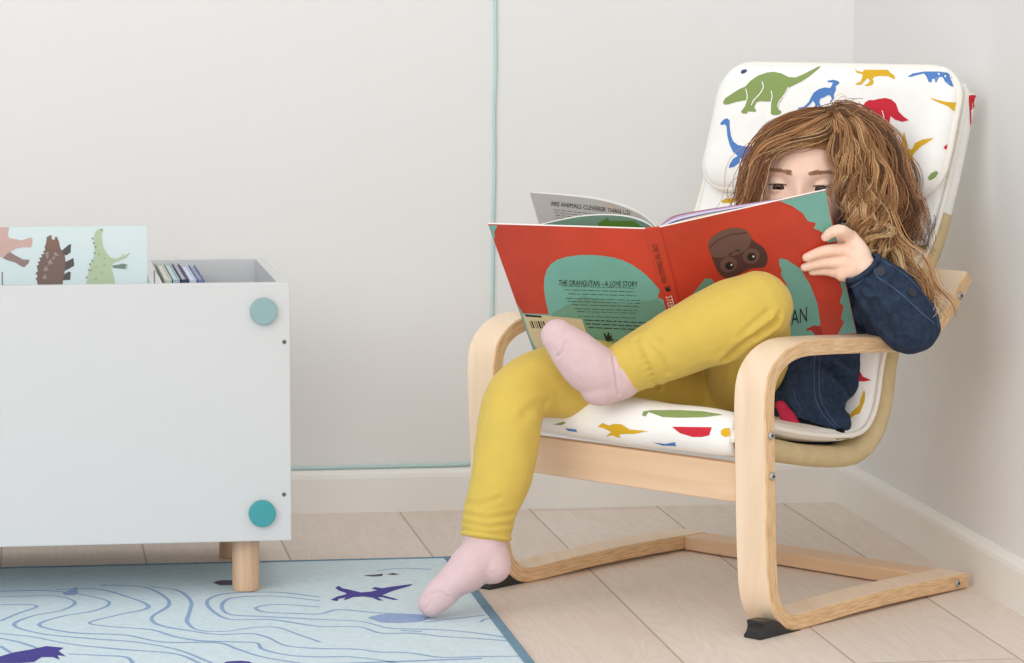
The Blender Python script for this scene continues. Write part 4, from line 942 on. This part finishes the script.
# leggings
lp = [L([(742,385,3.735,.054),(712,380,3.745,.054),(640,378,3.695,.053),(575,381,3.635,.047),(530,387,3.60,.0410),(513,407,3.582,.0390),(508,440,3.572,.0395),(500,480,3.567,.0365),(490,510,3.566,.0315),(487,527,3.566,.0305)]),
      L([(745,386,3.725,.052),(750,352,3.61,.049),(757,314,3.515,.041)]), L([(757,307,3.507,.0430),(735,318,3.505,.0475),(690,337,3.52,.0435),(650,356,3.535,.0365),(638,362,3.538,.0340),(627,367.5,3.541,.0325)]),
      L([(750,394,3.720,.050),(720,387,3.735,.054)])]
V, N, Fc = remesh(lp, 0.0028, 8, 0.5)
V = noise_disp(V, N, 0.0016, 22, 1.3)
for pts, a, w in (([(525,412),(534,405),(547,402)], .0022, .005), ([(520,420),(531,414),(544,409)], .0014, .005),
                  ([(463,514,3.55),(487,519,3.535),(513,514,3.56)], .0022, .0028), ([(462,522,3.55),(487,527,3.535),(512,524,3.56)], .002, .0025), ([(461,529,3.55),(487,533,3.535),(511,532,3.56)], .0012, .002), ([(464,503,3.55),(480,505,3.54),(500,498,3.55)], .0014, .003),
                  ([(725,360,3.46),(745,343,3.465),(758,333,3.47),(775,322,3.475)], .004, .0045), ([(757,335,3.465),(768,326,3.47),(780,315,3.475)], .003, .004), ([(742,336,3.463),(756,322,3.463),(768,312,3.465)], .002, .004),
                  ([(636,340,3.515),(646,365,3.50),(660,388,3.51)], .003, .0035), ([(640,338,3.52),(655,352,3.50),(668,372,3.50)], .0018, .004), ([(648,334,3.52),(660,345,3.50)], .0015, .004)):
    V = crease_px(V, N, Fc, pts, a, w)
leggings = mesh_obj('leggings', V, Fc, m_leg, person, smooth=True); leggings['label'] = 'mustard yellow leggings'
def ring(c, axis, r, rad, m, name, parent, n=40, sq=1.0):
    axis = np.array(axis)/np.linalg.norm(axis); a = np.cross(axis, [0.3, 0.5, 0.81]); a /= np.linalg.norm(a); b = np.cross(axis, a)
    pth = [np.array(c)+r*(a*math.cos(t)+b*math.sin(t)) for t in np.linspace(0, 2*math.pi, n+1)]
    V, Fc = tube(pth, rad, 8); return mesh_obj(name, V, Fc, m, parent, smooth=True)
for (c_, a0_, a1_, r_) in ((P(486,535.5,3.566), P(490,500,3.566), P(486,530,3.566), .0282), (P(618,372,3.541), P(690,337,3.52), P(630,366,3.541), .0295)):
    ring(c_, a1_-a0_, r_, .0034, m_leg, 'hem', leggings)
# socks
for rowsets, cr in ((([(486,522,3.566,.0260),(485,545,3.566,.0265),(492,565,3.563,.0235)], [(484,552,3.565,.0265),(468,570,3.558,.0262),(451,584,3.553,.0202),(438,597,3.550,.0190),(431.5,604,3.550,.0165)]), [([(430,594,3.53),(440,592,3.53),(449,597,3.535)], .0016, .0016), ([(426,609,3.53),(430,603,3.53)], .001, .0015)]),
                    (([(632,367,3.545,.028),(616,376,3.54,.0305),(600,385,3.535,.0255)], [(612,378,3.538,.029),(591,368,3.530,.0315),(572,350,3.524,.0275),(558,336,3.520,.0205)]), [([(566,342,3.50),(562,352,3.498),(557,357,3.50)], .0018, .0018), ([(613,358,3.515),(616,375,3.505),(619,395,3.52)], .0015, .002)])):
    V, N, Fc = remesh([L(r) for r in rowsets], 0.0018, 10, 0.5); V = noise_disp(V, N, 0.0008, 45, 4)
    for pts, a, w in cr: V = crease_px(V, N, Fc, pts, a, w)
    mesh_obj('sock', V, Fc, m_sock, person, smooth=True)['label'] = 'pale pink sock'
# jacket
jp = [L([(797,375,3.655,.042),(797,400,3.645,.036),(806,419,3.64,.030),(826,423,3.64,.028)]), L([(805,414,3.655,.047),(806,390,3.67,.056),(817,352,3.69,.062),(826,305,3.70,.076),(826,272,3.705,.062),(822,256,3.71,.046)]),
      L([(852,264,3.70,.046),(888,302,3.62,.043),(907,321,3.562,.0400)]), L([(907,321,3.562,.0400),(891,300,3.547,.0380),(880,287,3.538,.0345),(877,283,3.534,.0310)]),
      L([(780,268,3.74,.042),(738,325,3.775,.036),(708,335,3.73,.028),(692,332,3.69,.025)])]
V, N, Fc = remesh(jp, 0.0026, 6, 0.5)
V = noise_disp(V, N, 0.0055, 18, 9, 3)
for pts, a, w in (([(849,292),(857,312),(866,332)], .0035, .0045), ([(858,288),(866,302),(874,312)], .003, .004), ([(872,300),(881,318),(894,336)], .0035, .005), ([(888,318),(900,333),(912,344)], .003, .005), ([(868,268),(874,280),(880,290)], .0022, .003), ([(905,305),(916,318),(925,335)], .0025, .005), ([(822,362),(836,372),(850,384)], .005, .006), ([(826,385),(836,395),(842,408)], .004, .005), ([(866,300,3.50),(875,318,3.52),(890,330,3.53)], .003, .006), ([(880,310,3.51),(890,325,3.52)], .003, .005), ([(862,285,3.50),(872,292,3.505)], .003, .004), ([(830,370,3.62),(845,385,3.62),(855,380,3.64)], .006, .007), ([(795,370,3.62),(800,395,3.61),(812,420,3.61)], .004, .006)):
    V = crease_px(V, N, Fc, pts, a, w)
jacket = mesh_obj('denim_jacket', V, Fc, m_denim, person, smooth=True); jacket['label'] = 'dark blue denim jacket'
tj = BVHTree.FromPolygons([Vector(v) for v in V], Fc)
def on(x, y, lift):
    h = tj.ray_cast(Vector(CAM), Vector(rayd(x, y)).normalized())
    return None if h[0] is None else (np.array(h[0])-CF*lift, np.array(h[1]))
def seam(px, r=0.0008, n=40, m=m_stitch, lift=0.0004):
    c = catmull([(x, y, 0) for x, y in px], n); pts = [on(x, y, lift) for x, y, _ in c]; pts = [p[0] for p in pts if p]
    if len(pts) > 3: return tube(np.array(pts), r, 6)
mb = MB()
for px, r in (([(874,256),(885,262),(905,275),(922,292),(935,312),(939,328)], .0007), ([(863,251),(872,262),(877,276),(888,284),(900,293),(912,304),(924,315),(934,323)], .0009), ([(847,288),(856,285),(864,277),(869,266),(867,254)], .0008), ([(815,356),(814,375),(816,400),(826,418),(836,428)], .0006), ([(820,356),(819,375),(821,400),(831,418),(840,428)], .0006), ([(793,388),(796,400),(803,412)], .0005)):
    t_ = seam(px, r)
    if t_: mb.add(*t_)
mb.build('seam_stitching', m_stitch, jacket)
def button(x, y, R=0.0062):
    q = on(x, y, 0.0)
    if q is None: return
    c, n = q; n = n if n@CF < 0 else -n; mbb = MB()
    mbb.add(*tube([c-n*.001, c+n*.0016, c+n*.0022, c+n*.0014], [R, R, R*.85, R*.55], 24), 0); mbb.add(*tube([c+n*.001, c+n*.0021], [R*.35, R*.3], 12), 0)
    mbb.build('button', m_btn, jacket, smooth=False)
button(880.5, 271.5); button(911.5, 293)
ca = P(876,283,3.536)-P(864,268,3.530)
ring(P(863,268,3.530), ca, 0.0225, 0.0032, m_denim, 'cuff', jacket)
# hem lining and the red shirt peeping out
hm = [on(x, y, -0.004) for x, y in ((800,424),(810,428),(820,431),(830,434),(840,434))]
hm = np.array([h[0]-np.array([0, 0, -0.0015])-CF*0.006 for h in hm if h])
if len(hm) > 2: V, Fc = tube(catmull(hm, 24), 0.0060, 10, True, True); mesh_obj('lining', V, Fc, m_lining, jacket, smooth=True)['label'] = 'black lining showing at the hem'
V, N, Fc = remesh([L([(780,405,3.610,.006),(786,414,3.608,.0085),(795,425,3.605,.007)]), L([(786,418,3.612,.008),(796,426,3.608,.0065)])], 0.002, 6); V = noise_disp(V, N, 0.002, 60)
mesh_obj('shirt', V, Fc, m_shirt, person, smooth=True)['label'] = 'red shirt showing under the jacket'

# hair
HM_ = [mat('hair_root', (106, 74, 52), 0.42, 0.4), mat('hair_brown', (160, 112, 74), 0.4, 0.45), mat('hair_gold', (204, 156, 106), 0.4, 0.45), mat('hair_blond', (234, 200, 150), 0.4, 0.45)]
def hair():
    VV = []; FF = []; II = []; cnt = 0
    V0, F0 = ellipsoid((0, 0, 0), 1, 1, 1, nu=64, nv=40)
    q = np.array(V0)*np.array([0.0715, 0.083, 0.0905]); keep = []
    for f in F0:
        c = q[list(f)].mean(0)
        if c[1] > 0.018 and c[2] < 0.047-0.9*max(0, c[0]-0.028): continue
        if c[2] < -0.045: continue
        keep.append(f)
    VV += [tuple(HC+HM@v) for v in q]; FF += keep; II += [1]*len(keep); cnt = len(VV)
    for c, r in (((876,178,3.675), (.030, .05, .052)), ((886,222,3.66), (.022, .03, .036)), ((866,235,3.625), (.018, .02, .030)), ((757,190,3.672), (.008, .02, .030))):
        V, Fc = ellipsoid(P(*c), *r, np.stack([CR, CF, -CD], 1)); VV += [tuple(v) for v in V]; FF += [tuple(i+cnt for i in f) for f in Fc]; II += [0]*len(Fc); cnt = len(VV)
    rg = np.random.RandomState(11)
    G = [
     ([(814,114,3.650),(826,112.5,3.645),(838,113,3.645),(850,116,3.650)], .006, .006, 90, .001, 1.0, (4,4,1,0)),
     ([(818,112,3.675),(829,111,3.672),(840,111.5,3.672),(852,114,3.675)], .008, .008, 90, .001, 1.0, (5,4,1,0)),  # guide, spread root/tip, count, curl size, curl turns, colour weights
     ([(829,113,3.655),(802,119,3.615),(776,133,3.604),(761,155,3.608),(752,180,3.614),(746,205,3.624),(742,226,3.63)], .006, .009, 260, .0035, 2.4, (1,4,4,1)),
     ([(818,112,3.69),(789,127,3.655),(768,152,3.645),(757,182,3.652),(749,206,3.66),(744,236,3.67)], .007, .008, 220, .0045, 2.6, (2,4,3,1)),
     ([(831,114,3.650),(814,123,3.610),(794,132,3.597),(771,144,3.597),(756,161,3.603),(748,185,3.611),(744,212,3.62)], .004, .006, 170, .003, 2.0, (1,4,4,2)),
     ([(834,118,3.640),(826,134,3.600),(806,142,3.591),(782,147,3.592),(764,158,3.600),(752,180,3.608),(747,205,3.62)], .003, .004, 150, .002, 2.0, (1,4,4,2)),
     ([(832,117,3.645),(815,130,3.602),(796,137,3.594),(774,145,3.596),(758,161,3.604),(750,186,3.612),(746,208,3.622)], .003, .005, 130, .002, 2.0, (2,4,3,1)),
     ([(833,113,3.650),(842,130,3.608),(848,155,3.596),(852,180,3.590),(859,205,3.584),(867,230,3.578),(866,252,3.573)], .007, .013, 260, .009, 3.4, (1,3,5,3)),
     ([(836,112,3.67),(857,128,3.636),(870,155,3.615),(879,185,3.605),(885,215,3.598),(882,245,3.59),(892,266,3.582)], .009, .014, 320, .008, 3.0, (2,5,3,1)),
     ([(840,111,3.69),(868,124,3.67),(886,152,3.655),(898,188,3.65),(905,222,3.645),(902,250,3.632)], .010, .013, 300, .007, 2.8, (4,5,2,0)),
     ([(884,200,3.60),(893,235,3.580),(908,258,3.560),(926,280,3.548),(938,300,3.548),(943,322,3.552)], .012, .008, 140, .007, 2.2, (1,4,4,2)),
     ([(832,110,3.70),(850,112,3.71),(876,129,3.71),(896,160,3.71),(910,200,3.70),(914,236,3.69),(922,264,3.68)], .010, .011, 240, .006, 2.6, (5,4,1,0)),
     ([(833,116,3.640),(838,136,3.601),(842,155,3.593),(847,175,3.590),(852,200,3.588),(853,226,3.586)], .003, .007, 150, .006, 3.0, (1,3,4,3)),
     ([(828,113,3.69),(800,117,3.69),(779,131,3.69),(764,160,3.69),(754,195,3.69)], .006, .009, 130, .004, 2.0, (3,4,2,0)),
     ([(862,178,3.598),(872,205,3.583),(860,228,3.575),(870,250,3.568),(888,266,3.560)], .009, .010, 200, .011, 3.2, (0,3,5,4)),
     ([(850,190,3.595),(862,215,3.575),(878,232,3.568),(872,255,3.562),(880,268,3.556)], .008, .009, 130, .011, 3.0, (0,2,5,5)),
     ([(834,110,3.675),(850,116,3.655),(866,130,3.645),(881,152,3.635),(892,185,3.628),(897,222,3.622),(892,250,3.612)], .008, .013, 260, .006, 2.6, (5,5,1,0))]
    SEG = 3
    for gi, (g, s0, s1, n, camp, turns, wts) in enumerate(G):
        c0 = catmull(PP(g), 30); t = np.linspace(0, 1, 30); T, A, B = frames(c0); wts = np.array(wts, float)/sum(wts)
        clumps = [(rg.normal(size=2), rg.uniform(0, 6.28), rg.uniform(.6, 1.4), rg.uniform(.75, 1.3), rg.choice(4, p=wts)) for _ in range(max(4, n//14))]
        for k in range(n):
            off, ph, ca_, tu, ci = clumps[rg.randint(len(clumps))]
            own = rg.normal(size=2)
            sp = (s0+(s1-s0)*t)*np.minimum(1, .35+1.3*t); o2 = (off[None]*0.8)[:, :]*sp[:, None]+own[None]*((0.13 if camp >= .0075 else 0.26)*sp[:, None]+(0.0007 if camp >= .0075 else 0.0012))
            am = 1.45*camp*ca_*t**1.1*rg.uniform(.85, 1.15); an = ph+2*math.pi*turns*tu*t+rg.normal()*.15
            L_ = rg.uniform(.74, 1.0); m = int(30*L_)
            pth = c0+A*(o2[:, :1]+(am*np.cos(an))[:, None])+B*(o2[:, 1:]+(am*np.sin(an))[:, None])
            pth = pth[:m]
            # keep strands outside the skull
            loc = (pth-HC)@HM; e = np.sqrt(((loc/np.array([.0715, .083, .0905]))**2).sum(1)); fix = e < 1.0
            loc[fix] *= (1.0/e[fix])[:, None]*1.005; pth = HC+loc@HM.T
            V, Fc = tube(pth, np.linspace(.00062, .00030, m), SEG, False)
            VV += [tuple(v) for v in V]; FF += [tuple(i+cnt for i in f) for f in Fc]
            c = ci if rg.rand() > .18 else rg.choice(4, p=wts); II += [int(c)]*len(Fc); cnt = len(VV)
    # single flyaway curls
    for k in range(70):
        g = G[rg.choice([0, 1, 3, 4, 5, 6, 6, 7, 12])][0]; c0 = catmull(PP(g), 26); t = np.linspace(0, 1, 26); T, A, B = frames(c0)
        o2 = rg.normal(size=2)*.016; ph = rg.uniform(0, 6.28); am = rg.uniform(.003, .009)*t; tu = rg.uniform(1, 3.5)
        pth = c0+A*(o2[0]*t+am*np.cos(ph+6.28*tu*t))[:, None]+B*(o2[1]*t+am*np.sin(ph+6.28*tu*t))[:, None]
        V, Fc = tube(pth, .00038, SEG, False); VV += [tuple(v) for v in V]; FF += [tuple(i+cnt for i in f) for f in Fc]; II += [int(rg.choice([1, 2, 3]))]*len(Fc); cnt = len(VV)
    o = mesh_obj('hair', VV, FF, HM_, person, II, True); o['label'] = 'long curly golden brown hair'
hair()
